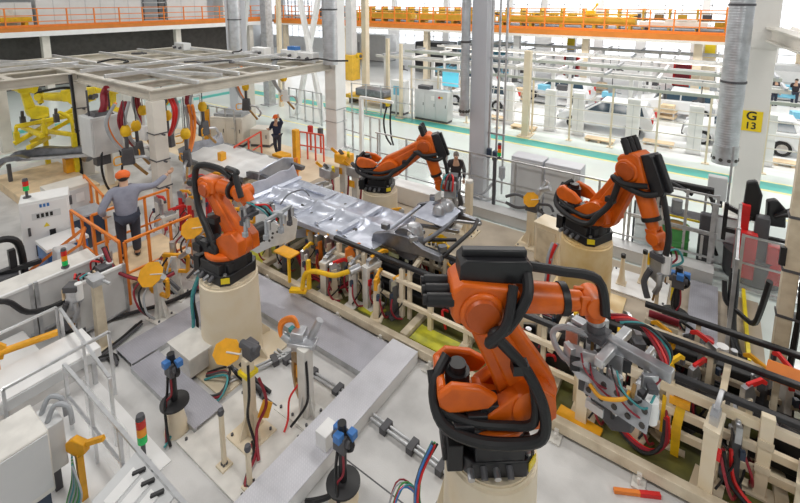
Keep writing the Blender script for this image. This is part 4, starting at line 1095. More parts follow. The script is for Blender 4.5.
for x, y in ((-13, 6.3), (-18.4, 6.3), (-23.9, 5.4), (-23.9, 13.4), (-23.9, -.5), (-18.4, 13.4)):
    pt = O('post', MB().box(x+18.4, y-6.3, .02, .38, .38, ZC-.06), 'steelbeige', ca, bev=.015)
    O('post_foot', MB().box(x+18.4, y-6.3, 0, .6, .6, .03), 'steelbeige', pt)
for x, y in ((-13, 6.3), (-18.4, 6.3)):
    for z in (.9, 1.7, 2.5): O('cable_strap', MB().box(x+18.4, y-6.3, z, .42, .42, .03).cyl((x+18.65, y-6.3, z), (x+18.78, y-6.3, z), .03, n=8), 'dgrey', ca)
zt_ = ZC+.3
for i, (a, b, l) in enumerate((((-24.4, 5.2), (-13.2, 8.6), 'aluminium rail lying diagonally over the canopy front half'), ((-24, 7.4), (-12.6, 7.4), 'aluminium rail along the near edge of the canopy top'), ((-23.6, 9.1), (-13, 9.1), 'aluminium rail along the canopy top, second from the near edge'), ((-23.6, 10.8), (-13, 10.8), 'aluminium rail along the canopy top, third from the near edge'), ((-23.6, 12.6), (-13, 12.6), 'aluminium rail along the canopy top nearest its far edge'),
        ((-17.2, 6), (-17.2, 13.6), 'aluminium crane rail across the canopy right of its front post'), ((-15.4, 6), (-15.4, 13.8), 'aluminium crane rail across the canopy nearest its right edge'), ((-21.2, -1), (-21.2, 6.8), 'aluminium crane rail across the front left canopy arm'), ((-19.6, -1), (-19.6, 6.8), 'aluminium crane rail along the right side of the front left canopy arm'))):
    a, b = Vector((*a, 0)), Vector((*b, 0)); c_ = (a+b)/2; z = zt_+(.1 if i > 4 else .0)
    O('crane_rail', MB().beam(a-c_+Vector((0, 0, .06)), b-c_+Vector((0, 0, .06)), .10, .12), 'alu', None, l, 'rail', loc=(c_.x, c_.y, z), bev=.01)
random.seed(11)
for i, (x, y, l) in enumerate(((-21.5, 4.2, 'black cable loop on the canopy left arm'), (-19, 7.2, 'black cable loop lying over the canopy front post'), (-16.5, 9.2, 'black cable lying across the middle of the canopy'), (-14.3, 11.5, 'black cable at the right end of the canopy top'), (-20.5, 9.6, 'black cable at the back left of the canopy top'), (-17.8, 12.2, 'black cable by the silver column behind the canopy'))):
    pts = [Vector((0, 0, .27))]
    for k in range(5):
        pts.append(pts[-1]+Vector((random.uniform(.2, .8), random.uniform(-.5, .5), random.uniform(-.02, .1))))
    pts = [p_+Vector((0, 0, .0)) for p_ in pts]
    O('loose_cable', MB().tube(pts, .035, 7, 6), 'black' if i % 2 else 'dgrey', None, l, 'cable', loc=(x, y, ZC+.2))
for i, (x, y, l, mm) in enumerate(((-17.2, 13.3, 'white junction box on the far canopy edge, left of three', 'white'), (-15.3, 13.4, 'white junction box on the far canopy edge with a blue cap beside it', 'white'), (-13.9, 13.1, 'white junction box nearest the canopy corner column', 'white'), (-22.3, 12.4, 'grey box at the far left corner of the canopy top', 'cabgrey'))):
    t = T('junction_box', l, 'box', (x, y, ZC+.28))
    O('housing', MB().box(0, 0, 0, .9, .4, .36), mm, t, bev=.02)
    O('gland', MB().cyl((-.3, -.2, .15), (-.3, -.32, .12), .06, n=10), 'dgrey', t); O('gland', MB().cyl((.2, -.2, .15), (.2, -.32, .12), .06, n=10), 'dgrey', t)
    if i == 1: O('cap', MB().box(.2, 0, .36, .5, .3, .16), 'blue', t)
# cables running down the post
bundle('black cables strapped down the front left canopy post', [(-18.15, 6.05, 3.75), (-18.16, 6.06, 2.4), (-18.15, 6.05, 1.2), (-18.0, 6.0, .05)], ['black', 'black', 'dgrey'], .04, .04)
# hanging transformer cabinet
hb = T('hanging_cabinet', 'grey control cabinet hanging under the canopy with a burgundy cable on top', 'cabinet', (-15.9, 5.95, 1.1))
O('housing', MB().box(0, 0, .35, .85, .9, 1.25), 'cabgrey', hb, bev=.02); O('door', MB().box(.44, 0, .42, .03, .78, 1.1), 'panelgrey', hb)
O('hanger_rod', MB().cyl((0, -.3, 1.6), (0, -.3, 2.42), .03), 'dgrey', hb); O('hanger_rod', MB().cyl((0, .3, 1.6), (0, .3, 2.42), .03), 'dgrey', hb)
O('cable', MB().tube([(.1, 0, 1.6), (.15, .1, 1.9), (-.05, .2, 2.2), (.1, .25, 2.42)], .11, 10), 'dred', hb)
O('top_cover', MB().box(0, 0, 1.6, .7, .6, .1, tap=.7), 'dgrey', hb); O('socket_panel', MB().box(.1, -.1, .0, .3, .4, .35), 'dgrey', hb)
O('support_leg', MB().box(-.25, .2, -1.1, .2, .2, 1.45), 'steelbeige', hb)
for i in range(2):
    O('drop_hose', MB().tube([(.42, -.2+.5*i, .5), (.55, -.3+.6*i, .0), (.5, -.2+.4*i, -.6), (.6, 0, -1.08)], .035, 7), 'black', hb)
def hang_gun(label, x, y, z, rz, cloth=True, hose='dred'):
    t = T('hanging_welding_gun', label, 'welding gun', (x, y, z), R(rz))
    O('suspension_cable', MB().cyl((0, 0, .9), (0, 0, ZC-z+.0), .015, n=6), 'dgrey', t)
    O('balancer', MB().lathe([(.1, 0), (.14, .08), (.14, .2), (.08, .3)], (0, 0, .75), 16), 'yellow', t)
    O('gun_body', MB().box(0, 0, -.1, .35, .22, .5, tap=.8).cyl((.0, 0, .38), (0, 0, .8), .05), 'white' if cloth else 'dgrey', t, bev=.04)
    O('gun_arm', MB().tube([(.15, 0, .1), (.45, 0, .05), (.6, 0, -.2), (.5, 0, -.35)], .045, 8), 'sil', t)
    O('gun_arm', MB().tube([(.1, 0, -.05), (.3, 0, -.3), (.45, 0, -.48)], .045, 8), 'copper', t)
    for i in range(3):
        O('hose', MB().tube([(-.1, .04*i, .3), (-.35, .08*i, .7), (-.45, .1*i, 1.2), (-.2, .1*i, 1.7)], .045, 8), hose if i else 'hosegrey', t)
    O('handle', MB().tube([(-.15, -.12, .2), (-.3, -.25, .2), (-.3, -.25, .0), (-.15, -.12, -.02)], .02, 7), 'oyellow', t)
    return t
hang_gun('white cloth wrapped welding gun hanging beside the grey hanging cabinet', -15.1, 6.9, 1.85, 10)
hang_gun('orange hosed welding gun hanging right above the grey jacket worker', -13.6, 5.7, 1.7, 60, False, 'railorange')
hang_gun('burgundy hosed welding gun hanging behind the grey jacket worker', -14.3, 6.3, 1.6, 120, False, 'dred')
hang_gun('welding gun hanging at the far end left of the navy clothed worker', -15.6, 11.2, 1.9, 30, False, 'railorange')
hang_gun('red hosed welding gun hanging just left of the near canopy post', -13.6, 6.9, 1.9, 200, False, 'red')
hang_gun('orange hosed welding gun hanging right of the near canopy post', -12.6, 6.9, 1.5, 320, False, 'railorange')
hang_gun('burgundy hosed welding gun hanging over the whitish pan', -13.8, 8.2, 1.9, 100, False, 'dred')
hang_gun('pale welding gun with a bent hose hanging over the navy clothed worker', -14.2, 12.0, 2.3, 80, True, 'hosegrey')
for i, (px, py, l) in enumerate(((128, 104, 'yellow spring balancer hanging under the canopy right of its front post'), (367, 82, 'yellow hoist hanging right of the canopy corner column'), (55, 70, 'grey spring balancer hanging under the canopy left arm'))):
    p_ = (Vector((-16.6, 8.3, 2.62)), g(366, 96)+Vector((-.2, -.42, 2.7)), Vector((-20.3, 3.7, 2.62)))[i]
    t = T('spring_balancer', l, 'balancer', p_)
    O('drum', MB().cyl((-.12, 0, 0), (.12, 0, 0), .22, n=20), 'yellow' if i < 2 else 'hosegrey', t, bev=.02); O('hook', MB().cyl((0, 0, .2), (0, 0, .92), .03), 'dgrey', t); O('cover', MB().cyl((.12, 0, 0), (.16, 0, 0), .12, n=16), 'dgrey', t)
    O('cable', MB().cyl((0, 0, -.2), (0, 0, -1.1), .012, n=6), 'dgrey', t)

# ================================================================== LEFT BACK: yellow robots and tooling
def yrobot(label, x, y, rz, a=100, b=5, s=1.):
    t = T('yellow_robot', label, 'robot arm', (x, y, 0), R(rz))
    a, b = R(a), R(b); X = Vector((1, 0, 0)); Z = Vector((0, 0, 1)); Y = Vector((0, 1, 0))
    A = Vector((math.cos(a), 0, math.sin(a))); An = Vector((-math.sin(a), 0, math.cos(a))); B = Vector((math.cos(b), 0, math.sin(b))); Bn = Vector((-math.sin(b), 0, math.cos(b)))
    Sp = Vector((.3, 0, 1.35)); E = Sp+A*1.1*s; W = E+B*1.3*s
    O('pedestal', MB().box(0, 0, 0, .8, .8, .7), 'steelbeige', t); O('base', MB().lathe([(.4, .7), (.38, .85), (.33, .95)]), 'dgrey', t)
    O('rotating_column', MB().lathe([(.35, .95), (.36, 1.05), (.3, 1.1)]).prism([(-.3, 1.05), (.4, 1.05), (.5, 1.4), (.2, 1.55), (-.3, 1.4)], (0, 0, 0), X, Z, .5), 'lemon', t, bev=.03)
    O('lower_arm', MB().prism([(-.15, -.2), (1.1*s, -.14), (1.2*s, 0), (1.1*s, .14), (-.15, .2), (-.25, 0)], Sp, A, An, .24), 'lemon', t, bev=.03)
    O('elbow_housing', MB().cyl(E-Y*.3, E+Y*.3, .28, n=22).prism([(-.5, -.24), (.5, -.2), (.5, .24), (-.5, .3)], E+Bn*.05, B, Bn, .5), 'lemon', t, bev=.03)
    O('motor', MB().cyl(E-B*.35+Y*.1, E-B*.65+Y*.1, .1).cyl(E-B*.35-Y*.12, E-B*.62-Y*.12, .09), 'dgrey', t)
    O('forearm', MB().cyl(E+B*.3, E+B*1.1*s, .2, .15, 18), 'lemon', t); O('wrist', MB().cyl(W-Y*.14, W+Y*.14, .14).cyl(W, W-Bn*.25, .1), 'lemon', t)
    O('hose', MB().tube([E-B*.2+Bn*.25, E+B*.3+Bn*.35, E+B*.9+Bn*.3, W+Bn*.1+B*.15, W-Bn*.3], .05, 8), 'black', t)
    return t
yrobot('yellow robot under the canopy at the far left, arm stretched towards the left edge', -19.75, 6.95, -145, 93, 0, 1.15)
yrobot('yellow robot behind the front left canopy post, second from the left', -22.0, 8.9, -60, 100, 5)
yrobot('yellow robot at the far left edge below the canopy, partly cut by the frame', -25.2, 7.0, -90, 80, 20)
ft = T('yellow_fixture', 'yellow tubular tooling frame holding a dark body part, left edge under the canopy', 'fixture', (-19., 5.6, 0))
O('leg', MB().box(-.9, 0, 0, .14, .14, 1.6), 'lemon', ft); O('leg', MB().box(.9, .3, 0, .14, .14, 1.7), 'lemon', ft)
for i, (a, b) in enumerate((((-1.2, .2, 1.2), (.6, -.9, 1.45)), ((-1.4, -.3, 1.1), (-.6, .9, 1.9)), ((-.9, 0, 1.55), (.9, .3, 1.65)), ((-.9, -.8, 1.9), (.2, 1.1, 2.2)), ((-1.3, -.5, 1.75), (1., -.6, 1.85)), ((-.5, -1, 1.4), (-.4, .9, 2.3)))):
    O('tube_beam', MB().beam(a, b, .14), 'lemon', ft, bev=.02)
for i, (x, y, z) in enumerate(((-1.2, -.5, 1.85), (-.5, -.9, 1.5), (.2, 1.0, 2.25), (.9, -.5, 1.9), (-.2, .2, 1.95))):
    O('clamp_unit', MB().box(x, y, z, .18, .14, .3).cyl((x, y, z+.3), (x+.05, y, z+.5), .05), 'lemon' if i % 2 else 'dgrey', ft)
O('hose', MB().tube([(.9, .3, 1.7), (1.1, .2, 2.3), (.8, 0, 2.5), (.6, .5, 2.0)], .05, 8), 'lemon', ft)
t = T('underbody_part', 'dark stamped car underbody piece lying below the yellow tooling frame', 'car body', (-18.3, 5.75, .302))
m = MB().prism([(-1.9, -.1), (-1.5, .2), (-.6, .35), (.4, .3), (1.3, .45), (1.7, .3), (1.5, .05), (.3, -.05), (-.8, -.05)], (0, -.2, .62), (.8, .6, 0), (0, .1, 1), .3)
O('shell', m, 'dsheet', t, bev=.03); O('rib', MB().beam((-1.2, -.9, .75), (1.0, .8, .9), .14), 'dsheet', t); O('rib', MB().beam((-.9, -1.2, .6), (1.4, .4, .8), .1), 'sil', t)
O('wheel_arch', MB().lathe([(.3, -.1), (.33, 0), (.3, .12), (.2, .12)], (.7, .3, .75), 18, 'y'), 'dsheet', t); O('stand_foot', MB().box(0, 0, 0, .3, .3, .5), 'oyellow', t)
t = T('bent_fender', 'dark curved fender sheet at the left edge below the yellow robots', 'sheet', (-18.9, 4.25, .302))
O('sheet', MB().prism([(-.7, 0), (-.5, .35), (-.1, .55), (.4, .6), (.7, .5), (.4, .45), (-.05, .38), (-.3, .2), (-.45, 0)], (0, 0, .3), (.8, .6, 0), (0, 0, 1), .2), 'dsheet', t, bev=.02); O('stand_foot', MB().box(0, 0, 0, .1, .1, .6), 'dgrey', t)
# timber platforms
for i, (x, y, a, b, h, l) in enumerate(((-18.1, 4.95, 3.6, 1.9, .3, 'pale timber platform at the left edge below the yellow tooling'), (-15.6, 5.6, 1.4, 1.7, .22, 'small pale timber platform in front of the hanging cabinet'))):
    O('timber_platform', MB().box(0, 0, 0, a, b, h), 'wood', None, l, 'platform', loc=(x, y, 0), bev=.02)
t = T('work_platform', 'pale timber work platform carrying the grey jacket worker', 'platform', (-10.35, 4.5, 0))
O('deck', MB().box(0, 0, .4, 1.5, 1.5, .05), 'wood', t)
for x in (-.65, .65):
    for y in (-.65, .65): O('leg', MB().box(x, y, 0, .1, .1, .4), 'steelbeige', t)
def railset(label, p, q, h, n, m='railorange', mids=(.5,), r=.05, z0=0.):
    p, q = Vector(p), Vector(q); t = T('guard_railing', label, 'railing', ((p.x+q.x)/2, (p.y+q.y)/2, z0))
    c_ = Vector(((p.x+q.x)/2, (p.y+q.y)/2, 0)); p, q = p-c_, q-c_; Z = Vector((0, 0, 1))
    for i in range(n+1):
        a = p.lerp(q, i/n); O('post', MB().beam(a, a+Z*h, r), m, t)
    O('top_rail', MB().beam(p+Z*h, q+Z*h, r), m, t)
    for f in mids: O('mid_rail', MB().beam(p+Z*h*f, q+Z*h*f, r*.8), m, t)
    return t
railset('orange railing in front of the grey jacket worker', (-9.55, 3.78, 0), (-9.55, 5.2, 0), 1.4, 3)
railset('orange railing left of the grey jacket worker', (-12.1, 3.72, 0), (-9.65, 3.72, 0), 1.4, 4)
railset('orange railing behind the grey jacket worker', (-11.3, 3.85, 0), (-11.3, 5.6, 0), 1.45, 3)
railset('orange railing between the hanging cabinet and the beige cabinet', (-14.6, 4.9, 0), (-12.6, 4.6, 0), 1.3, 3)
t = T('sloping_bars', 'sloping orange bars leaning in front of the blue and white machine', 'bars', (-11.9, 3.1, 0))
for i, (a, b) in enumerate((((-.7, -.3, .0), (.9, .5, 1.35)), ((-.3, -.5, .0), (1.1, .3, 1.1)), ((-.7, -.3, 0), (-.3, -.5, 0)), ((.9, .5, 1.35), (1.1, .3, 1.1)))): O('bar', MB().beam(a, b, .06), 'railorange', t)
# cabinets at left
t = T('control_cabinet', 'white control cabinet with a blue mark and label strips at the left', 'cabinet', (-13.15, 3.55, 0), R(-20))
O('housing', MB().box(0, 0, .08, .62, .95, 1.5), 'white', t, bev=.015); O('plinth', MB().box(0, 0, 0, .58, .9, .08), 'dgrey', t)
dr = O('door', MB().box(.32, 0, .14, .02, .88, 1.38), 'white', t, bev=.005); O('door_handle', MB().box(.345, -.33, .75, .03, .05, .2), 'dgrey', dr)
O('blue_mark', MB().box(.335, -.07, 1.4, .006, .045, .08).box(.335, 0, 1.4, .006, .045, .08).box(.335, .07, 1.4, .006, .045, .08), 'blue', dr); O('label_strip', MB().box(.335, .02, 1.12, .006, .55, .16), 'cabgrey', dr)
lb_ = MB()
for k in range(4): lb_.box(.341, -.14+k*.085, 1.15, .004, .055, .1)
O('dark_lettering', lb_, 'btext', dr); O('warning_tag', MB().prism([(-.06, 0), (.06, 0), (0, .1)], (.336, .0, .9), (0, 1, 0), (0, 0, 1), .006), 'lemon', dr); O('switch', MB().box(.335, .1, .66, .04, .12, .14), 'black', dr); O('vent', MB().box(.334, .0, .2, .01, .5, .28), 'dgrey', dr)
O('side_connector', MB().box(.1, .5, 1.25, .12, .06, .2), 'dgrey', t)
def stack_light(label, pos, hp=.3, cols=('ledR', 'ledO', 'ledG'), r=.035):
    t = T('signal_light', label, 'light', pos)
    O('pole', MB().cyl((0, 0, 0), (0, 0, hp), r*.5, n=10).cyl((0, 0, 0), (0, 0, .02), r*1.4, n=14), 'dgrey', t)
    for i, c_ in enumerate(reversed(cols)): O('lens', MB().cyl((0, 0, hp+i*r*2), (0, 0, hp+i*r*2+r*1.9), r, n=16), c_, t, ('green', 'amber', 'red')[3-len(cols)+i]+' lens' if len(cols) == 3 else None)
    O('cap', MB().cyl((0, 0, hp+len(cols)*r*2), (0, 0, hp+len(cols)*r*2+r), r, r*.8, 16), 'dgrey', t)
    return t
stack_light('red and white signal light on top of the white control cabinet', (-13.3, 3.25, 1.58), .18, ('ledR', 'ledG'), .06)
stack_light('small signal light on the low clear panel, left edge', (-10.06, 2.9, 1.12), .05, ('ledR', 'ledO', 'ledG'), .05)
stack_light('tall red amber green signal light standing by the guard rail corner, lower left', g(145, 466), .38, ('ledR', 'ledO', 'ledG'), .06)
stack_light('small signal light on the fence right of the lavender column', (-4.85, 11.9, 1.762), .08, ('ledR', 'ledO', 'ledG'), .055)
t = T('control_cabinet', 'beige cabinet behind the white control cabinet', 'cabinet', (-14.55, 4.45, 0))
O('housing', MB().box(0, 0, .06, .8, 1.0, 1.15), 'steelbeige', t, bev=.015); O('door', MB().box(.41, 0, .12, .02, .9, 1.0), 'cabgrey', t); O('notice', MB().box(.425, .15, .75, .006, .2, .25), 'white', t); O('plinth', MB().box(0, 0, 0, .76, .96, .06), 'dgrey', t)
t = T('machine_box', 'dark blue box on a stand between the beige cabinet and the orange railings', 'box', (-12.9, 4.25, 0))
O('housing', MB().box(0, 0, .35, .6, .7, .55), 'navy', t, bev=.02); O('lid', MB().box(0, 0, .9, .64, .74, .05), 'hosegrey', t); O('stand_leg', MB().box(0, 0, 0, .4, .5, .35), 'dgrey', t)
t = T('machine_box', 'blue and white cabinet with a pale lid beside the white control cabinet', 'box', (-12.3, 3.55, 0))
O('housing', MB().box(0, 0, .05, .7, .8, .6), 'blue', t, bev=.02); O('lid', MB().box(0, 0, .65, .74, .84, .07), 'white', t); O('front_panel', MB().box(.36, .1, .1, .02, .5, .45), 'cabgrey', t); O('foot', MB().box(0, 0, 0, .6, .7, .05), 'dgrey', t)
t = T('dust_cover', 'crumpled grey plastic covered box by the orange railing', 'box', (-11.2, 3.3, 0))
O('cover', MB().prism([(-.25, 0), (.25, 0), (.28, .5), (.16, .95), (-.22, 1.0), (-.28, .4)], (0, 0, .02), (0, 1, 0), (0, 0, 1), .35), 'clear2', t, bev=.04); O('core', MB().box(0, 0, 0, .2, .35, .8), 'cabgrey', t)
# hose loop machine at the left edge
t = T('hose_unit', 'black hose arch unit with a green knob at the left edge', 'machine', (-12.1, 2.35, 0))
O('base', MB().box(0, 0, 0, .5, .5, .5), 'dgrey', t, bev=.03); O('arch_hose', MB().tube([(0, -.3, .5), (.0, -.25, 1.05), (0, .05, 1.25), (0, .35, 1.05), (0, .4, .3)], .07, 10), 'black', t); O('knob', MB().box(.1, -.3, .6, .2, .2, .2), 'green', t, bev=.04)
O('cross_arm', MB().beam((-.3, -.5, .4), (.4, .6, .65), .09), 'blackm', t); O('stem', MB().box(.1, .2, 0, .12, .12, 1.0), 'blackm', t)

# ---- low panels along x=-10
def panel(label, y0, y1, x=-10., h=1.1, m='panelgrey', th=.3):
    t = T('low_panel', label, 'panel', (x, (y0+y1)/2, 0)); L = y1-y0
    O('sheet', MB().box(0, 0, .12, .03, L-.1, h-.17), m, t)
    for s in (-1, 1): O('upright', MB().box(0, s*(L/2-.03), 0, .06, .06, h), 'galv', t)
    O('top_rail', MB().box(0, 0, h-.05, .06, L-.12, .05), 'white', t); O('bottom_rail', MB().box(0, 0, .08, .05, L-.12, .05), 'galv', t)
for i, (y0, y1) in enumerate(((-.6, 1.0), (1.02, 2.35), (2.37, 3.7), (3.72, 5.0))):
    panel_x = -10. if i < 3 else -9.3
    panel(['low grey panel at the left edge of the picture', 'low grey panel under the sagging black hose, second from the left edge', 'low grey panel beside the white machine hood', 'low grey panel behind the yellow octagon bracket, last of the row'][i], y0 if i < 3 else 2.75, y1 if i < 3 else 3.65, panel_x)
t = T('machine_hood', 'long pale hood ledge behind the low grey panels', 'hood', (-10.42, 1.7, 0))
O('hood', MB().prism([(-.25, 0), (.3, 0), (.3, .9), (.2, 1.0), (-.25, 1.04)], (0, 0, .0), (1, 0, 0), (0, 0, 1), 3.6), 'dwhite', t, bev=.02); O('seam', MB().box(.31, .3, .1, .01, .03, .8), 'cabgrey', t)
bundle('sagging black hose along the low panels at the left edge', [(-9.85, .9, 1.15), (-9.8, 1.5, 1.2), (-9.7, 1.9, 1.12), (-9.6, 2.15, .8), (-9.55, 2.6, .72), (-9.6, 3.0, .85), (-9.7, 3.3, 1.05)], ['black', 'black'], .045, .02)
bundle('black and red hose arching between the low panel and the yellow octagon bracket', [(-9.7, 3.45, 1.4), (-9.4, 3.5, 1.0), (-9.0, 3.75, .8), (-8.6, 4.0, .85), (-8.5, 4.2, .9)], ['black', 'dred', 'black'], .035, .03)
bundle('black cable bundle on the floor along the low panels', [(-9.7, 2.6, .05), (-9.4, 3.2, .06), (-8.9, 4.2, .06), (-8.8, 4.9, .06)], ['black', 'black', 'dgrey', 'black'], .03, .06)
bundle('black cables curling round the checker plate corner, left', [(-8.75, 3.6, .05), (-8.55, 3.1, .06), (-8.45, 2.7, .05), (-8.3, 2.9, .05), (-8.05, 2.85, .05)], ['black', 'dgrey', 'black'], .025, .05)
for i, (x, y, l) in enumerate(((-9.3, 2.75, 'welding gun with peach wrapping by the low panel, left one'), (-9.5, 3.35, 'welding gun with peach wrapping by the low panel, right one'))):
    spotgun(l, (x, y, 1.15), 40+i*50, .9, 'wood')
    O('gun_stand', MB().box(0, 0, 0, .3, .3, .02).box(0, .05, .02, .1, .1, .17), 'dgrey', None, ['short black stand under the left peach wrapped gun', 'short black stand under the right peach wrapped gun'][i], 'stand', loc=(x-.02, y+.02, 0))
t = T('tall_post', 'tall tapered beige post left of the checker plate strip', 'post', g(103, 346))
O('shaft', MB().box(0, 0, .02, .17, .17, 1.25, tap=.75), 'beige', t); O('foot_plate', MB().box(0, 0, 0, .3, .3, .02), 'beige', t); O('head_clamp', MB().box(0, 0, 1.27, .3, .2, .12).cyl((-.3, 0, 1.33), (.35, .1, 1.33), .03), 'galv', t)

# ---- lower left: guard rails, yellow pipe, tray, cabinet
railset('aluminium guard rail running along the left, behind the yellow pipe', (-8.85, -.2, 0), (-8.85, 2.35, 0), 1.1, 3, 'alu', (), .036)
railset('aluminium guard rail from the post down to the middle of the lower left enclosure', (-8.75, 2.38, 0), (-6.5, 2.22, 0), 1.1, 2, 'alu', (), .04)
railset('aluminium ladder shaped guard rail running to the bottom edge', (-7.3, 1.95, 0), (-3.9, 1.95, 0), 1.1, 4, 'alu', (.52,), .042)
railset('short aluminium rail crossing the white tray', (-7.45, 1.3, 0), (-7.45, 2.6, 0), 1.12, 1, 'alu', (), .04)
O('guard_sheet', MB().box(0, 0, 0, 1.3, .015, 1.03), 'clear', None, 'clear plastic sheet behind the ladder shaped guard rail', 'panel', loc=(-6.2, 2.02, 0))
t = T('cable_tray', 'white box shaped table top with grey legs in the lower left enclosure', 'table', (-8.2, 1.75, 0))
O('tray', MB().box(0, 0, .52, .75, 1.7, .16), 'white', t, bev=.01); O('face', MB().box(.39, .15, .5, .02, 1.2, .16), 'cabgrey', t)
for x in (-.28, .28):
    for y in (-.75, .75): O('leg', MB().box(x, y, 0, .06, .06, .52), 'galv', t)
O('white_bench', MB().box(0, 0, 0, .9, 2.2, .4), 'white', None, 'white low bench box at the left edge below the yellow pipe', 'bench', loc=(-9.35, 1.0, 0), bev=.02)
t = T('yellow_pipe', 'thick yellow pipe with a yellow bracket at the left edge', 'pipe', (-8.72, 1.9, 0))
O('pipe', MB().cyl((-.25, -.9, .82), (.15, .36, .82), .055, n=16), 'oyellow', t); O('bracket', MB().prism([(-.16, -.1), (.1, -.14), (.16, .06), (.06, .17), (-.1, .15)], (-.1, -.4, .84), (.3, .95, 0), (0, 0, 1), .07), 'oyellow', t, bev=.01); O('bracket_leg', MB().box(-.1, -.4, 0, .09, .09, .75), 'oyellow', t)
t = T('machine_cabinet', 'large grey white machine cabinet in the bottom left corner', 'cabinet', (-6.4, .45, 0))
O('housing', MB().box(0, 0, .42, .62, 1.9, .83), 'dwhite', t, bev=.015); O('front_panel', MB().box(.315, 0, .5, .02, 1.86, .72), 'cabgrey', t); O('base', MB().box(0, 0, 0, .58, 1.8, .42), 'navy', t); O('keyhole', MB().cyl((.325, .45, .6), (.335, .45, .6), .02, n=10), 'dark', t)
t = T('plug_panel', 'grey plug box with curled hoses on the side of the machine cabinet', 'box', (-6.5, 1.52, 0))
O('housing', MB().box(0, 0, .45, .4, .18, .65), 'cabgrey', t, bev=.01); O('support_leg', MB().box(0, 0, 0, .08, .08, .45), 'dgrey', t)
for i in range(2): O('hose', MB().tube([(-.1+.2*i, -.05, 1.1), (-.12+.2*i, .05, 1.25), (.0+.2*i, .15, 1.22), (.05+.2*i, .16, 1.0)], .03, 8), 'hosegrey', t)
t = T('yellow_socket', 'yellow socket bracket with a bunch of green and grey cables below', 'socket', (-6.1, 1.66, 0)); t.scale = (.72, .72, .82)
O('bracket', MB().prism([(-.2, -.08), (.05, -.16), (.2, -.05), (.2, .1), (-.05, .15), (-.2, .05)], (0, 0, .95), (.9, .4, 0), (0, 0, 1), .12), 'oyellow', t, bev=.015); O('stem', MB().box(.02, 0, 0, .1, .1, .85), 'oyellow', t); O('arm', MB().beam((.1, .05, 1.0), (.45, .25, 1.15), .07), 'oyellow', t)
for i in range(9): O('cable', MB().tube([(-.05+i*.03, -.08-.01*i, .85), (.03+i*.05, -.14, .5), (-.02+i*.05, -.22, .2), (.05+i*.06, -.3, .02)], .016, 6), ('green', 'hosegrey', 'teal2', 'hosegrey', 'green', 'hosegrey', 'green', 'teal2', 'hosegrey')[i], t)
t = T('operator_panel', 'tilted grey operator panel with white strips and black plugs at the bottom edge', 'control panel', (-4.72, 1.72, 0))
O('plate', MB().prism([(-.42, -.28), (.42, -.28), (.42, .28), (-.42, .28)], (0, 0, .98), (1, 0, 0), (0, .93, .35), .03), 'cabgrey', t, bev=.006)
for i in range(3):
    q = Vector((-.2+.2*i, -.02, .985)); O('white_strip', MB().prism([(-.07, -.18), (.07, -.18), (.07, .16), (-.07, .16)], q, (1, 0, 0), (0, .93, .35), .05), 'white', t); O('plug', MB().beam(q+Vector((.0, .1, .07)), q+Vector((.08, .2, .1)), .035), 'black', t)
O('stand_leg', MB().box(0, .05, 0, .12, .12, .96), 'galv', t)
O('floor_sheet', MB().box(0, 0, 0, 2.6, 1.5, .02), 'white', None, 'white sheet on the floor of the lower left enclosure', 'sheet', loc=(-6.95, 2.75-.95, 0))
# ================================================================== FRONT STANDS
def bolts(parent, a, b, z, inset=.06, m='dgrey'):
    for x in (-a/2+inset, a/2-inset):
        for y in (-b/2+inset, b/2-inset): O('bolt', MB().cyl((x, y, z), (x, y, z+.03), .02, n=8), m, parent)
def gstand(t, h, w=.13, m='cream', base=.5, flare=True):
    O('base_plate', MB().box(0, 0, 0, base, base, .03), m, t); bolts(t, base, base, .03)
    p_ = O('post', MB().box(0, 0, .03, w, w, h-.03), m, t, bev=.008)
    if flare:
        for i in range(4):
            a = PI/2*i; O('gusset', MB().prism([(w*.5, .03), (base*.42, .03), (w*.5, .42)], (0, 0, 0), (math.cos(a), math.sin(a), 0), (0, 0, 1), .02), m, t)
    return p_
t = O('floor_plate', MB().box(0, 0, 0, 1.5, 1.15, .035), 'dwhite', None, 'white steel floor plate under the tall stand with the yellow octagon plate', 'plate', loc=(-5.1, 3.3, 0), bev=.005)
bolts(t, 1.5, 1.15, .035, .1)
t2 = O('floor_plate', MB().box(0, 0, 0, .75, .8, .035), 'dwhite', None, 'white steel floor plate under the stand with the bronze arm', 'plate', loc=(-4.75, 4.28, 0), bev=.005)
bolts(t2, .75, .8, .035, .08)
oc = [(math.cos(PI/8+i*PI/4), math.sin(PI/8+i*PI/4)) for i in range(8)]
def octplate(t, o, u, v, su, sv, m='oyellow'):
    pl_ = O('octagon_plate', MB().prism([(a*su, b*sv) for a, b in oc], o, u, v, .02), m, t)
    nn = Vector(u).cross(Vector(v)).normalized()
    O('tie_strip', MB().beam(Vector(o)+nn*.012, Vector(o)+nn*.012+Vector(u)*su*1.05, .03, .012), 'dwhite', pl_)
t = T('tool_stand', 'tall cream stand with a big yellow octagon plate on its left, front middle', 'stand', (-5.05, 3.42, .036))
gstand(t, 1.25); octplate(t, (-.3, -.12, 1.28), (.93, .3, .1), (-.15, .55, .75), .24, .19)
O('head_motor', MB().box(.02, .05, 1.25, .2, .16, .22).cyl((-.12, 0, 1.42), (.18, .06, 1.42), .06), 'dgrey', t, bev=.01); O('collar', MB().box(0, 0, 1.0, .2, .2, .06), 'lemon', t); O('lower_flag', MB().prism([(-.09, -.12), (.08, -.1), (.1, .1), (-.05, .12)], (.2, .1, .45), (.9, .4, 0), (0, .3, 1), .02), 'oyellow', t)
O('hose', MB().tube([(.08, -.05, 1.2), (.14, -.1, .8), (.08, -.1, .4), (.25, -.1, .05)], .02, 7), 'black', t); O('hose', MB().tube([(.1, .1, .9), (.22, .12, .55), (.2, -.05, .25), (.42, -.2, .02)], .022, 7), 'dred', t)
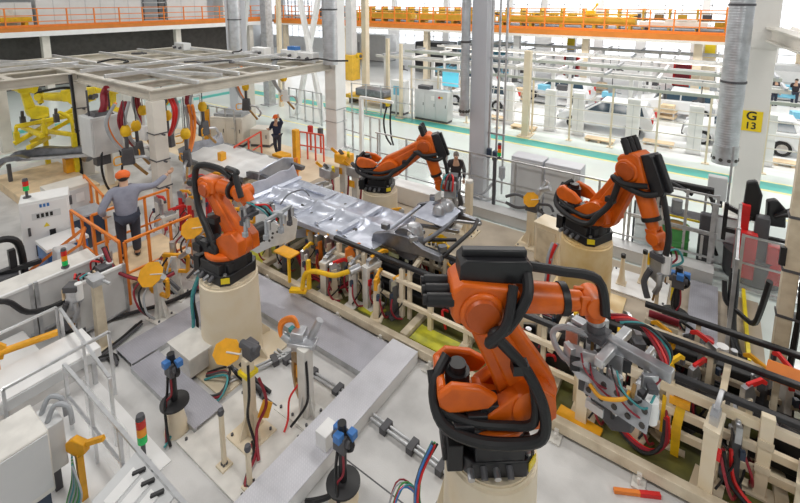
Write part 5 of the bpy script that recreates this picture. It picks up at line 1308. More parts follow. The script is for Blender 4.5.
t = T('tool_stand', 'stand with bronze bent arm and silver clamp head wrapped in orange hose, front middle', 'stand', (-4.62, 4.1, .036))
gstand(t, 1.15, .17, 'dwhite', .42)
O('bronze_arm', MB().prism([(-.05, .9), (-.3, .72), (-.34, .36), (-.2, .16), (.0, .14), (.0, .28), (-.14, .3), (-.2, .42), (-.18, .64), (.02, .76)], (-.1, 0, .1), (.9, -.43, 0), (0, 0, 1), .12), 'copper', t, bev=.01)
O('head_plate', MB().box(-.1, .06, 1.12, .42, .22, .06, R(25)).box(-.2, .08, 1.0, .2, .2, .3, R(25)), 'sil', t, bev=.01); O('head_cylinder', MB().cyl((-.05, .17, 1.15), (.05, .28, 1.45), .06), 'sil', t); O('head_cylinder', MB().cyl((-.28, 0, 1.1), (-.42, -.05, 1.2), .06), 'sil', t)
for i in range(3): O('orange_hose', MB().tube([(-.2, .1, 1.2), (-.35, .12, 1.35+.03*i), (-.52-.03*i, .05, 1.28), (-.5, -.02, 1.12), (-.32, .02, 1.1)], .028, 8), 'railorange', t)
O('orange_block', MB().box(-.15, .05, .55, .1, .12, .2), 'oyellow', t); O('blue_button', MB().box(-.32, .05, 1.24, .08, .08, .06), 'teal2', t)
O('hose', MB().tube([(.09, -.06, 1.0), (.13, -.08, .6), (.1, -.1, .3), (-.02, -.3, .04)], .02, 7), 'black', t); O('hose', MB().tube([(-.12, .0, .5), (-.2, -.15, .3), (-.1, -.28, .1), (-.05, -.4, .02)], .016, 7), 'red', t)
for i, (x, y, h, l) in enumerate(((-4.97, 2.92, .8, 'short thin cream post at the left corner of the white floor plate'), (-4.46, 2.95, .55, 'short thin cream post at the right corner of the white floor plate'))):
    t = T('pin_post', l, 'post', (x, y, .036)); gstand(t, h, .055, 'cream', .16, False); O('cap', MB().lathe([(.035, 0), (.045, .03), (.035, .08), (.01, .09)], (0, 0, h), 14), 'dgrey', t)
def dispenser(label, pos, s=1., zb=.4, rz=0., base=True):
    t = T('nozzle_station', label, 'station', pos, R(rz))
    if base: O('cone_foot', MB().lathe([(.17*s, 0), (.15*s, .05), (.09*s, zb*.9), (.09*s, zb)], n=20), 'cream', t)
    O('dish', MB().lathe([(.15*s, zb), (.19*s, zb+.03), (.19*s, zb+.06), (.06*s, zb+.09)], n=26), 'black', t)
    O('stem', MB().cyl((0, 0, zb+.08), (0, 0, zb+.5*s), .045*s, n=14), 'blackm', t)
    O('ring_hose', MB().tube([(.1*s*math.cos(a)+.04, .02, zb+.58*s+.1*s*math.sin(a)) for a in [i*.63 for i in range(11)]], .025*s, 8), 'black', t)
    O('head', MB().box(0, 0, zb+.48*s, .16*s, .14*s, .2*s).cyl((-.12*s, 0, zb+.6*s), (.12*s, 0, zb+.6*s), .05*s), 'dgrey', t, bev=.01)
    for i, (a, b) in enumerate(((-.09, .04), (.1, .05), (.02, -.08))): O('blue_clamp', MB().box(a*s, b*s, zb+.6*s+.03*i, .09*s, .09*s, .09*s), 'blue', t, bev=.01)
    O('cap', MB().cyl((0, 0, zb+.68*s), (0, 0, zb+.8*s), .05*s, n=14), 'black', t)
    O('red_cable', MB().tube([(.05, -.05, zb+.5*s), (.07, -.07, zb+.25*s), (.0, -.12, zb+.12), (.1, -.2, zb*.5), (.12, -.22, .02)], .015, 6), 'dred', t); O('black_cable', MB().tube([(-.04, -.05, zb+.45*s), (-.07, -.06, zb+.2*s), (.04, -.16, zb+.1), (.14, -.2, zb*.4), (.2, -.2, .02)], .02, 6), 'black', t)
    return t
dispenser('black and blue nozzle station on a cream cone foot, left of the yellow octagon stand', (-6.05, 2.85, 0.), 1.05, .42)
dispenser('black and blue nozzle station at the bottom edge, right of the cross walkway', (-3.4, 3.58, 0), 1.15, .18)
dispenser('black and blue nozzle station on the brown floor beside the grey checker plate strip', (-.2, 9.75, 0), 1.3, .12)
O('white_block', MB().box(0, 0, 0, .2, .26, .24), 'white', None, 'white block standing on the edge of the cross walkway', 'block', loc=(-3.94, 3.85, .221), bev=.008)
t = T('pale_box', 'pale box with an open wire side between the checker strips, left of the pedestal', 'box', (-6.95, 3.62, 0)); O('housing', MB().box(0, 0, .08, .6, .42, .4), 'dwhite', t, bev=.01); O('lid', MB().box(.05, 0, .48, .7, .5, .03), 'dwhite', t); O('foot', MB().box(0, 0, 0, .5, .3, .08), 'dgrey', t)
bundle('black and red cables on the floor left of the white floor plate', [(-6.5, 3.6, .05), (-6.1, 3.75, .2), (-5.95, 3.5, .06), (-6.2, 3.2, .05), (-5.9, 2.6, .04)], ['black', 'dred', 'black', 'teal2', 'dgrey'], .018, .08)
bundle('black cable bundle behind the yellow octagon stand', [(-6.1, 3.9, .25), (-5.8, 3.95, .12), (-5.6, 4.0, .06), (-5.4, 3.95, .06)], ['black', 'black', 'dgrey', 'black'], .035, .08)
bundle('black and red cables on the white floor plate', [(-4.9, 3.35, .06), (-4.7, 3.25, .09), (-4.6, 3.05, .08), (-4.5, 2.95, .07), (-4.42, 3.05, .06)], ['black', 'dred'], .022, .03)
bundle('black hose leading into the station at the bottom edge', [(-3.72, 3.25, .05), (-3.6, 3.3, .1), (-3.5, 3.4, .12), (-3.42, 3.45, .2)], ['black', 'black'], .03, .02)
# yellow marked grippers left of the left robot
def ygripper(label, pos, rz, h, plate=True):
    t = T('transfer_fixture', label, 'fixture', pos, R(rz))
    gstand(t, h, .13, 'dwhite', .4)
    O('yellow_frame', MB().beam((-.25, 0, h), (.3, 0, h), .07).beam((-.25, 0, h), (-.2, 0, h-.35), .06).beam((.3, 0, h), (.26, 0, h-.35), .06).beam((-.2, 0, h-.35), (.26, 0, h-.35), .06), 'oyellow', t)
    O('cylinder', MB().cyl((-.1, .1, h-.1), (-.1, .1, h+.25), .06), 'sil', t); O('cylinder', MB().cyl((.15, -.05, h), (.4, -.15, h+.2), .05), 'sil', t)
    if plate: octplate(t, (.1, -.2, h+.2), (.9, .35, .1), (-.2, .5, .8), .26, .25)
    for i in range(3): O('hose', MB().tube([(-.2+.1*i, -.1, h), (-.3+.15*i, -.3, h-.2), (-.1+.1*i, -.35, h-.5), (.05*i, -.2, h-.75)], .02, 6), ('dred', 'black', 'hosegrey')[i], t)
    O('gripper_finger', MB().beam((.3, .03, h), (.45, .12, h-.22), .05), 'dgrey', t); O('gripper_finger', MB().beam((-.25, .03, h), (-.42, .12, h-.2), .05), 'dgrey', t)
    return t
ygripper('fixture with the bright yellow octagon bracket left of the left robot', (-8.65, 3.95, 0), 10, .88)
ygripper('yellow framed fixture between the low panels and the left robot, without octagon', (-9.0, 4.5, 0), 30, .95, False)
ygripper('fixture with orange yellow octagon plate at the foot of the canopy post', (-9.3, 5.15, 0), 20, 1.1)
ygripper('small yellow framed fixture right beside the left robot hose', (-8.3, 4.85, 0), 70, .8, False)
ygripper('yellow fixture further back between the red clamps and the left robot', (-9.2, 6.35, 0), 40, 1.2, False)
O('yellow_upright', MB().box(0, 0, 0, .13, .13, 1.75), 'oyellow', None, 'tall orange yellow upright behind the left robot forearm', 'upright', loc=(-8.9, 5.75, 0), bev=.01)
for i, (px, py, h, l) in enumerate(((208, 145, 1.6, 'tall orange yellow light curtain post left of the navy clothed worker'), (297, 170, 1.55, 'tall orange yellow post in front of the navy clothed worker'), (224, 190, 1.3, 'orange yellow post beside the whitish pan, front one'))):
    p_ = g(px, py); t = T('yellow_upright', l, 'upright', p_); O('post', MB().box(0, 0, .02, .2, .2, h), 'oyellow', t, bev=.01); O('foot_plate', MB().box(0, 0, 0, .36, .36, .02), 'oyellow', t)
    if i == 0: O('sensor', MB().box(.05, 0, h+.02, .1, .1, .16), 'green', t)
railset('orange red railing left of the navy clothed worker', g(236, 176), g(262, 158), 1.1, 2, 'railred')
railset('orange railing at the front of the navy clothed worker platform', g(276, 196), g(298, 186), 1.0, 2, 'railorange')
railset('red railing right of the navy clothed worker', g(300, 158), g(324, 162), 1.1, 3, 'railred')
t = T('hand_box', 'orange control box on a slanted orange stand in front of the navy clothed worker', 'box', g(283, 184)); O('box', MB().box(0, 0, .85, .55, .4, .25), 'oyellow', t, bev=.02); O('leg', MB().beam((-.2, -.1, 0), (0, 0, .85), .1).beam((.15, .1, 0), (.05, 0, .85), .08), 'railorange', t)
for i, (px, py, mm, l) in enumerate(((311, 150, 'red', 'red extinguisher shaped box on the red railing'), (321, 153, 'dgrey', 'dark green box on the red railing'))):
    t = T('button_box', l, 'box', g(px, py)); O('box', MB().box(0, 0, .75, .2, .15, .32), mm, t, bev=.02); O('post', MB().box(0, 0, 0, .06, .06, .75), 'railred', t)

# ================================================================== BACK FENCE LINE
YF = 11.9
fx0, fx1 = -9.4, .4
t = T('barrier_sill', 'grey sheet metal sill running under the fence behind the orange robots', 'sill', ((fx0+fx1)/2, YF-.2, 0))
O('sill', MB().box(0, 0, 0, fx1-fx0, .42, .3), 'cabgrey', t, bev=.015); O('cap_strip', MB().box(0, -.0, .3, fx1-fx0, .46, .02), 'panelgrey', t)
fb = T('barrier_fence', 'grey pipe barrier fence on the sill behind the orange robots', 'fence', ((fx0+fx1)/2, YF, .32))
cx_ = (fx0+fx1)/2
posts = [-9.3, -8.1, -6.57, -5.78, -4.98, -4.35, -3.58, -2.76, -2.12, -1.49, -.7, .3]
for i, x in enumerate(posts): O('post', MB().box(x-cx_, 0, 0, .09 if i in (4, 11) else .05, .06, 1.45), 'galv' if i != 4 else 'dgrey', fb)
for z in (1.42, .72, .12): O('rail', MB().box(0, 0, z, fx1-fx0, .04, .04), 'galv', fb)
O('clear_panel', MB().box(-1.9, .03, .16, 4.1, .008, 1.2), 'clear', fb)
for i, (x, w, l) in enumerate(((-4.15, 1.0, 'left lavender grey cabinet behind the barrier fence'), (-3.15, 1.05, 'right lavender grey cabinet behind the barrier fence'))):
    t = T('fence_cabinet', l, 'cabinet', (x, 12.5, 0)); O('housing', MB().box(0, 0, .05, w*.92, .55, 1.75), 'padgrey', t, bev=.015); O('door', MB().box(0, -.28, .12, w*.84, .02, 1.6), 'cabgrey', t); O('plinth', MB().box(0, 0, 0, w*.9, .5, .05), 'dgrey', t)
O('white_bench', MB().box(0, 0, 0, 1.6, .55, .55), 'white', None, 'white low box behind the rear orange robot', 'box', loc=(-7.3, 11.2, 0), bev=.02)
bundle('grey hoses curling on the wall side of the barrier fence by the lavender column', [(-5.1, 12.03, .9), (-5.4, 12.02, .5), (-5.9, 12.02, .38), (-6.4, 12.03, .4)], ['hosegrey', 'hosegrey', 'hosegrey'], .03, .02)
t = T('tool_stand', 'cream stand with a flared foot beside the weld gun at the rear robot', 'stand', (-5.1, 10.5, 0)); gstand(t, 1.45, .17, 'cream', .5); O('cap', MB().cyl((0, 0, 1.45), (0, 0, 1.52), .1), 'dwhite', t)
t = T('gun_rest', 'cream plate with a low rest under the standing weld gun', 'stand', (-5.65, 10.45, 0)); O('base_plate', MB().box(0, 0, 0, .6, .55, .03), 'dwhite', t); O('rest', MB().box(0, .1, .03, .2, .14, .35), 'dgrey', t)
spotgun('dark weld gun standing upright on the cream plate at the rear robot', (-5.6, 10.42, 1.62), 200, 1.3, 'hosegrey')
t = T('tool_stand', 'cream stand with yellow octagon plate and dark claws before the fence', 'stand', (-3.5, 10.9, 0))
gstand(t, .95, .2, 'cream', .62); octplate(t, (.02, -.2, 1.32), (.9, .4, .15), (-.2, .3, .9), .2, .2); O('head', MB().box(0, 0, .95, .3, .26, .3), 'dgrey', t, bev=.02); O('cylinder', MB().cyl((.1, .05, 1.3), (.3, .15, 1.75), .07).cyl((.15, .1, 1.5), (.4, .1, 1.62), .08), 'sil', t)
for i, s in enumerate((-1, 1)):
    O('claw', MB().tube([(-.12, .0, 1.1+.1*s), (-.4, -.06, 1.12+.18*s), (-.68, -.1, 1.1+.08*s)], .04, 8), 'dgrey', t); O('claw', MB().tube([(.15, .05, 1.05+.08*s), (.4, .1, 1.0+.15*s), (.5, .12, .95+.05*s)], .035, 8), 'dgrey', t)
O('cable', MB().tube([(.2, .1, 1.0), (.25, .12, .8), (.18, .0, .6)], .03, 7), 'black', t)
t = T('floor_cabinet', 'low cream cabinet with a door beside the rust streaked pedestal', 'cabinet', (-2.85, 10.4, 0), R(-10)); O('housing', MB().box(0, 0, .04, .6, .5, .95), 'cream', t, bev=.012); dr = O('door', MB().box(0, -.26, .1, .46, .02, .8), 'beige', t); O('door_handle', MB().box(.15, -.28, .5, .03, .03, .14), 'dgrey', dr); O('top_lip', MB().box(0, 0, .99, .66, .56, .04), 'cream', t)
# white plate with posts near right robot
t = O('floor_plate', MB().box(0, 0, 0, 1.15, .95, .035), 'white', None, 'white steel floor plate behind the rust streaked pedestal with pin posts', 'plate', loc=(-.95, 10.55, 0), bev=.005); bolts(t, 1.15, .95, .035)
for i, (x, y, h, l) in enumerate(((-1.27, 10.42, .62, 'cone shaped pin post on the white plate, next to the rust streaked pedestal'), (-.88, 10.72, .7, 'cone shaped pin post on the white plate, under the right robot gun'))):
    t = T('pin_post', l, 'post', (x, y, .036)); O('foot', MB().box(0, 0, 0, .2, .2, .02), 'cream', t); O('cone', MB().lathe([(.09, .02), (.06, .2), (.035, h), (.03, h)], n=16), 'cream', t); O('cap', MB().cyl((0, 0, h), (0, 0, h+.08), .05), 'black', t)
t = T('tool_stand', 'thin post with a dark dressing head below the right robot gun', 'stand', (-.55, 10.1, 0)); O('foot_plate', MB().box(0, 0, 0, .2, .2, .02), 'beige', t); O('post', MB().box(0, 0, .02, .07, .07, .85), 'beige', t); O('head', MB().cyl((0, 0, .85), (0, 0, 1.35), .05).box(0, 0, 1.0, .2, .12, .14), 'dgrey', t); O('tip', MB().cyl((.12, 0, .7), (.12, 0, 1.0), .03).cyl((.12, 0, .55), (.12, 0, .7), .015), 'copper', t)
O('yellow_marker', MB().box(0, 0, 0, .05, .05, .6), 'lemon', None, 'thin yellow marker post right of the white plate', 'post', loc=(-.3, 10.45, 0))

# ---- right side behind the fence: bench, drum, gun rack
t = T('work_bench', 'dark bench with a long black hose channel behind the fence at right', 'bench', (-.35, 12.75, 0))
O('top', MB().box(0, 0, .98, 1.5, .5, .05), 'dgrey', t); O('hose_channel', MB().box(.05, 0, 1.62, 1.15, .16, .2), 'black', t, bev=.02); O('yellow_strip', MB().box(0, -.26, .98, 1.4, .02, .05), 'lemon', t)
for x in (-.68, .68):
    O('leg', MB().box(x, 0, 0, .08, .45, .98), 'dgrey', t); O('channel_post', MB().box(x*.7, 0, 1.03, .05, .05, .6), 'galv', t)
O('motor', MB().box(-.55, -.05, 1.03, .3, .3, .38), 'blackm', t, bev=.03); O('grey_cylinder', MB().cyl((-.1, 0, 1.03), (-.1, 0, 1.35), .12), 'hosegrey', t)
O('hose', MB().tube([(-.6, 0, 1.4), (-.6, -.1, 1.75), (-.2, -.15, 1.78), (.2, -.1, 1.6)], .05, 8), 'blackm', t); O('hose', MB().tube([(.5, -.1, 1.75), (.65, -.2, 1.4), (.62, -.25, .8), (.8, -.3, .3)], .04, 8), 'black', t)
t = T('oil_drum', 'green oil drum with a brown top behind the fence', 'drum', (-.42, 12.2, 0)); O('barrel', MB().lathe([(.3, 0), (.31, .02), (.3, .04), (.3, .3), (.315, .32), (.3, .34), (.3, .6), (.315, .62), (.3, .64), (.3, .9), (.31, .92)], n=30), 'green', t); O('lid', MB().cyl((0, 0, .9), (0, 0, .925), .27, n=30), 'copper', t)
t = T('padded_post', 'dark grey padded post behind the fence, right of the green drum', 'post', (.18, 12.35, 0)); O('pad', MB().box(0, 0, .02, .26, .2, 1.3), 'dgrey', t, bev=.03); O('foot_plate', MB().box(0, 0, 0, .34, .28, .02), 'galv', t); O('label_strip', MB().box(-.05, -.11, .2, .06, .01, .6), 'white', t)
for i, (x, y, a, b, h, l) in enumerate(((-1.0, 12.35, .7, .04, 1.25, 'grey framed panel left of the green drum behind the fence'), (.55, 12.5, .6, .04, 1.3, 'grey framed clear panel left of the gun rack'))):
    t = T('framed_panel', l, 'panel', (x, y, 0)); O('sheet', MB().box(0, 0, .1, a-.1, .015, h-.15), 'clear2', t)
    for s in (-1, 1): O('upright', MB().box(s*(a/2-.02), 0, 0, .045, .045, h), 'galv' if i else 'dgrey', t)
    O('top_rail', MB().box(0, 0, h-.045, a-.1, .045, .045), 'galv' if i else 'dgrey', t); O('bottom_rail', MB().box(0, 0, .06, a-.1, .045, .045), 'galv', t); O('mid_rail', MB().box(0, 0, h*.5, a-.1, .03, .03), 'galv', t)
t = T('gun_rack', 'red and black welding gun rack with big hoses behind the right fence', 'rack', (1.15, 12.5, 0))
O('tub', MB().lathe([(.5, .02), (.52, .5), (.54, .52), (.48, .52)], n=26), 'dgrey', t); O('red_panel', MB().box(-.2, -.42, .15, .34, .2, .85), 'red', t, bev=.02); O('red_panel', MB().box(.26, -.38, .15, .26, .2, .7), 'red', t, bev=.02)
O('pillar', MB().box(.02, -.3, .1, .22, .22, 1.2), 'dgrey', t, bev=.02); O('gun_jaw', MB().prism([(-.12, 0), (.14, 0), (.16, .5), (.05, .75), (-.1, .7)], (-.18, -.2, 1.15), (1, 0, 0), (0, 0, 1), .16), 'black', t, bev=.03); O('gun_jaw', MB().prism([(-.12, 0), (.18, 0), (.14, .35), (0, .5), (-.14, .45)], (.2, -.1, 1.1), (1, .2, 0), (0, 0, 1), .16), 'blackm', t, bev=.03)
O('red_stripe', MB().box(-.25, -.3, 1.0, .14, .12, .45), 'red', t); O('bracket', MB().beam((-.55, -.3, 1.35), (-.15, -.3, 1.2), .08).beam((-.55, -.3, .9), (.5, -.4, .95), .08).beam((-.55, -.3, .7), (-.55, -.3, 1.4), .07), 'blackm', t)
for i in range(3): O('hose', MB().tube([(.2, -.2, 1.3), (.45, -.3, 1.4+.05*i), (.62, -.3, 1.1), (.5, -.4, .7), (.3, -.4, .55)], .04, 8), ('black', 'dgrey', 'black')[i], t)
t.scale = (1.15, 1.15, 1.25)
bundle('grey wire coil beside the red and black gun rack', [(1.75, 12.2, .9), (1.9, 12.1, .6), (1.8, 12.1, .3), (1.95, 12.0, .1)], ['hosegrey', 'dgrey', 'hosegrey', 'black'], .03, .08)
t = T('wall_box', 'grey control box with black plugs hung on the lettered column', 'box', (.35, 13.9, 0)); O('housing', MB().box(0, 0, 1.15, .42, .22, .62), 'cabgrey', t, bev=.02); O('plug', MB().cyl((-.05, 0, 1.15), (-.05, 0, .95), .05).cyl((.1, 0, 1.15), (.1, 0, .95), .05), 'black', t); O('stand_pole', MB().box(.25, .05, 0, .05, .05, 2.6), 'galv', t)
# right fence of aluminium posts
def tallfence(label, p, q, h, n, clear=True):
    p, q = Vector(p), Vector(q); c_ = (p+q)/2; t = T('safety_fence', label, 'fence', (c_.x, c_.y, 0)); p, q = p-c_, q-c_; Z = Vector((0, 0, 1))
    for i in range(n+1): a = p.lerp(q, i/n); O('post', MB().beam(a, a+Z*h, .06), 'galv', t)
    for f in (.05, .5, .98): O('rail', MB().beam(p+Z*h*f, q+Z*h*f, .04), 'galv', t)
    if clear: O('clear_panel', MB().beam(p+Z*h*.52, q+Z*h*.52, .01, h*.9), 'clear', t)
    return t
tallfence('clear safety fence with twin silver posts right of the checker strip', (.62, 9.2, 0), (.75, 11.9, 0), 1.9, 2)
tallfence('clear safety fence in front of the red and black gun rack', (.85, 11.7, 0), (2.6, 11.7, 0), 1.3, 2)
tallfence('silver wire fence in front of the green drum', (-1.4, 11.98, 0), (.35, 11.98, 0), 1.95, 3, False)
t = T('tool_post', 'tall beige post with a black cable bundle at the right edge', 'post', (1.3, 9.1, 0)); O('shaft', MB().box(0, 0, .02, .2, .2, 4.2), 'beige', t, bev=.012); O('foot_plate', MB().box(0, 0, 0, .5, .5, .02), 'beige', t)
for i in range(4): O('cable', MB().tube([(.15+.035*(i % 2), -.08+.05*i, 4.0), (.17, -.08+.05*i, 3.0), (.14+.02*i, -.08+.05*i, 2.0), (.17, -.08+.04*i, 1.0), (.15, -.08+.05*i, .05)], .033, 7), ('black', 'dgrey', 'black', 'blackm')[i], t)
for z in (1.2, 2.0, 2.9): O('cable_strap', MB().box(.08, 0, z, .4, .24, .04), 'dgrey', t)
O('black_hook', MB().box(-.13, -.1, 2.1, .08, .08, .3), 'black', t)
t = T('tool_post', 'second beige post cut by the right edge, with an orange hose', 'post', (1.85, 8.7, 0)); O('shaft', MB().box(0, 0, .02, .3, .3, 3.2), 'beige', t, bev=.012); O('foot_plate', MB().box(0, 0, 0, .5, .5, .02), 'beige', t)
O('orange_hose', MB().tube([(-.18, -.15, 2.6), (-.22, -.2, 2.0), (-.2, -.18, 1.2), (-.1, -.2, .6)], .035, 8), 'railorange', t)
bundle('thick black hose sagging between the clear fence and the tall beige post', [(1.1, 9.3, 1.6), (1.05, 9.5, .9), (1.0, 9.8, .45), (.8, 10.1, .4), (.6, 10.2, .5), (.55, 10.4, .8)], ['black', 'black'], .045, .02)
bundle('black cable duct hanging beside the silver fence posts down to the floor', [(.7, 10.6, 1.0), (.72, 10.3, .6), (.72, 9.9, .2), (.8, 9.3, .06), (1.0, 8.9, .06)], ['black', 'dgrey', 'black'], .045, .05)
O('yellow_edge', MB().box(0, 0, 0, .06, 2.4, .12), 'lemon', None, 'yellow edging strip on the floor by the tall beige post', 'strip', loc=(.95, 10.4, 0))
t = T('pump_unit', 'dark red pump with a white filter beside the rear shuttle rail', 'pump', (.42, 8.75, 0)); O('red_body', MB().cyl((-.08, 0, .1), (-.08, 0, .55), .08, n=16), 'dred', t); O('white_filter', MB().cyl((.12, 0, .1), (.12, 0, .5), .09, n=16), 'white', t); O('base', MB().box(0, 0, 0, .5, .3, .1), 'dgrey', t); O('hose', MB().tube([(.2, 0, .4), (.38, .02, .45), (.4, 0, .2), (.2, -.05, .1)], .02, 7), 'black', t)
t = T('valve_block', 'beige valve block with a red cylinder on the far side of the line', 'valve', (-.35, 8.35, .131)); O('block', MB().box(0, 0, 0, .5, .2, .7), 'beige', t, bev=.01); O('red_cylinder', MB().cyl((-.2, 0, .76), (.25, 0, .76), .06), 'dred', t); O('hose', MB().tube([(.3, 0, .8), (.5, -.05, .7), (.45, -.1, .3)], .025, 7), 'black', t)
# white stands far side of the pan
for i, (px, py, h, l) in enumerate(((345, 178, 1.25, 'white tool stand with orange yellow head behind the car floor pan'), (330, 182, .9, 'low white stand left of the orange yellow headed one'), (357, 184, 1.0, 'white stand between the orange headed one and the rear robot pedestal'))):
    p_ = g(px, py+22); t = T('tool_stand', l, 'stand', (p_.x, p_.y, 0)); gstand(t, h, .22, 'dwhite', .5)
    O('head', MB().box(0, 0, h, .5, .4, .3), 'oyellow' if i == 0 else 'sil', t, bev=.03)
    for k in range(3): O('clamp_arm', MB().beam((-.2+.2*k, 0, h+.2), (-.35+.35*k, -.2, h+.45), .08), ('oyellow', 'dgrey', 'lemon')[k], t)
    O('flag', MB().box(.0, -.22, h-.3, .2, .02, .2), 'oyellow', t); O('hose', MB().tube([(.2, -.1, h), (.35, -.2, h-.2), (.3, -.2, .3), (.2, -.2, .04)], .03, 7), 'dred', t)
# ================================================================== BACKGROUND ACROSS THE AISLE
def car(label, x, y, rz, m='carwhite', s=1., z0=0.):
    t = T('car', label, 'car', (x, y, z0), R(rz))
    low = [(-2.1, .35), (-2.15, .6), (-2.05, .9), (-1.9, 1.0), (.75, .98), (1.6, .85), (2.05, .7), (2.12, .4), (1.75, .28), (1.7, .45), (1.45, .62), (1.15, .6), (.95, .4), (.92, .28), (-.95, .28), (-1.0, .45), (-1.25, .62), (-1.5, .6), (-1.7, .4), (-1.75, .28)]
    O('body', MB().prism(low, (0, 0, 0), (1, 0, 0), (0, 0, 1), 1.72), m, t, bev=.06)
    m_ = MB(); w0, w1 = .82, .64
    for sgn in (0,):
        p = [(-2.0, -w0, .96), (.95, -w0, .94), (.95, w0, .94), (-2.0, w0, .96), (-1.75, -w1, 1.48), (.1, -w1, 1.52), (.1, w1, 1.52), (-1.75, w1, 1.48)]
        m_.hexa([Vector(q) for q in p])
    O('roof', m_, m, t, bev=.05)
    for sgn in (-1, 1):
        f = lambda a, b: Vector((a, sgn*(w0+(w1-w0)*(b-.95)/.55+.012), b))
        for wn in ([(-1.75, 1.02), (-1.15, 1.02), (-1.15, 1.4), (-1.62, 1.4)], [(-1.08, 1.02), (-.35, 1.02), (-.35, 1.42), (-1.08, 1.42)], [(-.28, 1.02), (.7, 1.0), (.1, 1.42), (-.28, 1.43)]):
            vs = [f(*q) for q in wn]; n_ = Vector((0, sgn*.02, .006))
            O('side_window', MB().hexa([*vs, *[v_+n_ for v_ in vs]] if sgn > 0 else [*[v_+n_ for v_ in vs], *vs]), 'carglass', t)
    O('windscreen', MB().hexa([Vector(q) for q in ((.93, -.74, .98), (.96, -.74, .97), (.96, .74, .97), (.93, .74, .98), (.16, -.58, 1.48), (.2, -.58, 1.49), (.2, .58, 1.49), (.16, .58, 1.48))]), 'carglass', t)
    for sx in (-1.37, 1.33):
        for sy in (-1, 1):
            wl = O('wheel', MB().cyl((sx, sy*.72, .31), (sx, sy*.87, .31), .31, n=24), 'black', t); O('rim', MB().cyl((sx, sy*.86, .31), (sx, sy*.885, .31), .19, n=18), 'sil', wl)
    for sy in (-1, 1): O('head_lamp', MB().box(1.98, sy*.62, .66, .16, .3, .14), 'clear2', t); O('tail_lamp', MB().box(-2.08, sy*.7, .72, .1, .2, .25), 'ledR', t)
    O('bumper', MB().box(2.1, 0, .32, .1, 1.5, .2), 'dgrey', t)
    return t
car('white car with dark windows in the bright line, large and left of centre right', -4.15, 23.6, 180)
car('white car seen in the bright line right of the lavender column', -11.3, 24.6, 180)
car('white car in the bright line left of the silver duct', 1.2, 24.2, 180)
car('white car in the second row behind the fence, left', -14.5, 29, 180)
car('white car in the second row behind the fence, middle', -8.0, 28.8, 180)
car('white car in the second row behind the fence, right', -1.6, 28.6, 180)
car('white car at the far right behind the lettered column', 7.2, 24.6, 180)
car('light blue car standing far back left of the far cabinets', -17, 33, 180, 'lblue')
# long zone fence along the aisle
zf = T('zone_fence', 'long pale rail fence along the far side of the teal striped aisle', 'fence', (-3.5, 20.6, 0))
for i in range(13):
    x = -10.2+i*1.72
    O('post', MB().box(x, 0, .02, .075, .075, 2.6), 'cream', zf); O('foot', MB().box(x, 0, 0, .26, .26, .02), 'cream', zf)
for z in (.45, .95, 1.45, 1.95): O('thin_rail', MB().box(0, 0, z, 20.6, .035, .04), 'steelbeige', zf)
O('top_rail', MB().box(0, 0, 2.6, 20.8, .12, .12), 'railgrey', zf)
for i, x in enumerate((-12.6, -10.4, -8.4, -6.3, -5.0, -2.7, -.4, 1.9, 3.9)):
    t = T('line_pillar', 'white line pillar behind the zone fence along the bright car line', 'pillar', (x, 21.7, 0), 0, 'white pillars of the car line'); O('pillar', MB().box(0, 0, .02, .5, .3, 2.), 'white', t, bev=.01); O('foot', MB().box(0, 0, 0, .6, .4, .02), 'cabgrey', t); O('seam', MB().box(0, -.155, .2, .03, .01, 1.6), 'cabgrey', t)
# overhead work frames on the bright line
for j, (y, l) in enumerate(((22.6, 'pale overhead frame nearest the zone fence'), (25.8, 'pale overhead frame behind the first row of white cars'), (30.2, 'pale overhead frame over the second row of white cars'), (34.5, 'pale overhead frame at the back of the hall'))):
    t = T('overhead_gantry', l, 'frame', (-3, y, 0))
    for i in range(6): O('post', MB().box(-14+i*3.5, 0, 0, .16, .16, 2.75), 'white', t)
    O('long_beam', MB().box(-4.5, -.3, 2.75, 20, .12, .16), 'dwhite' if j != 1 else 'railgrey', t); O('long_beam', MB().box(-4.5, .4, 2.75, 20, .12, .16), 'cabgrey', t)
    for i in range(10): O('cross_bar', MB().box(-13.6+i*2.1, .05, 2.92, .1, 1.6, .1), 'white' if i % 3 else 'hosegrey', t)
    if j == 2: O('lamp_strip', MB().box(-4.5, .05, 2.66, 19, .1, .06), 'lampE', t)  # added glowing strip, where the frames have only pale beams
random.seed(5)
names = ['dark hanging tool on the overhead frames', 'grey hanging tool on the overhead frames']
for i in range(26):
    x = random.uniform(-16, 2); y = random.choice((22.6, 25.8, 30.2)); k = i % 2
    t = T('hanging_tool', names[k]+' over the white cars', 'tool', (x, y+.05, 2.0), random.uniform(0, 3), names[k])
    O('cord', MB().cyl((0, 0, .3), (0, 0, .92), .02, n=6), 'dgrey', t); O('tool_body', MB().box(0, 0, 0, .3, .12, .3).beam((0, 0, .1), (.45, 0, -.05), .07), 'dgrey' if k == 0 else 'hosegrey', t, bev=.02)
for i in range(18):
    x = -15.5+i*1.35+random.uniform(-.3, .3); y = random.choice((27.3, 27.2, 32.2))
    kind = i % 3
    t = T('parts_trolley', ['pale parts trolley with boxes beside the white cars', 'orange timber pallet stack beside the white cars', 'grey parts cart beside the white cars'][kind], 'trolley', (x, y, 0), random.uniform(-.2, .2), ['pale parts trolleys', 'pallet stacks', 'grey parts carts'][kind])
    mm = ('white', 'wood', 'cabgrey')[kind]; h = (.9, .45, .8)[kind]
    for sx in (-.45, .45):
        for sy in (-.3, .3): O('leg', MB().box(sx, sy, 0, .06, .06, h), 'galv', t)
    O('shelf', MB().box(0, 0, .15, 1., .7, .12), mm, t); O('shelf', MB().box(0, 0, h, 1., .7, .08), mm, t)
    O('load', MB().box(.1, 0, h+.08, .6, .5, .3), ('dgrey', 'wood', 'lblue')[kind], t)
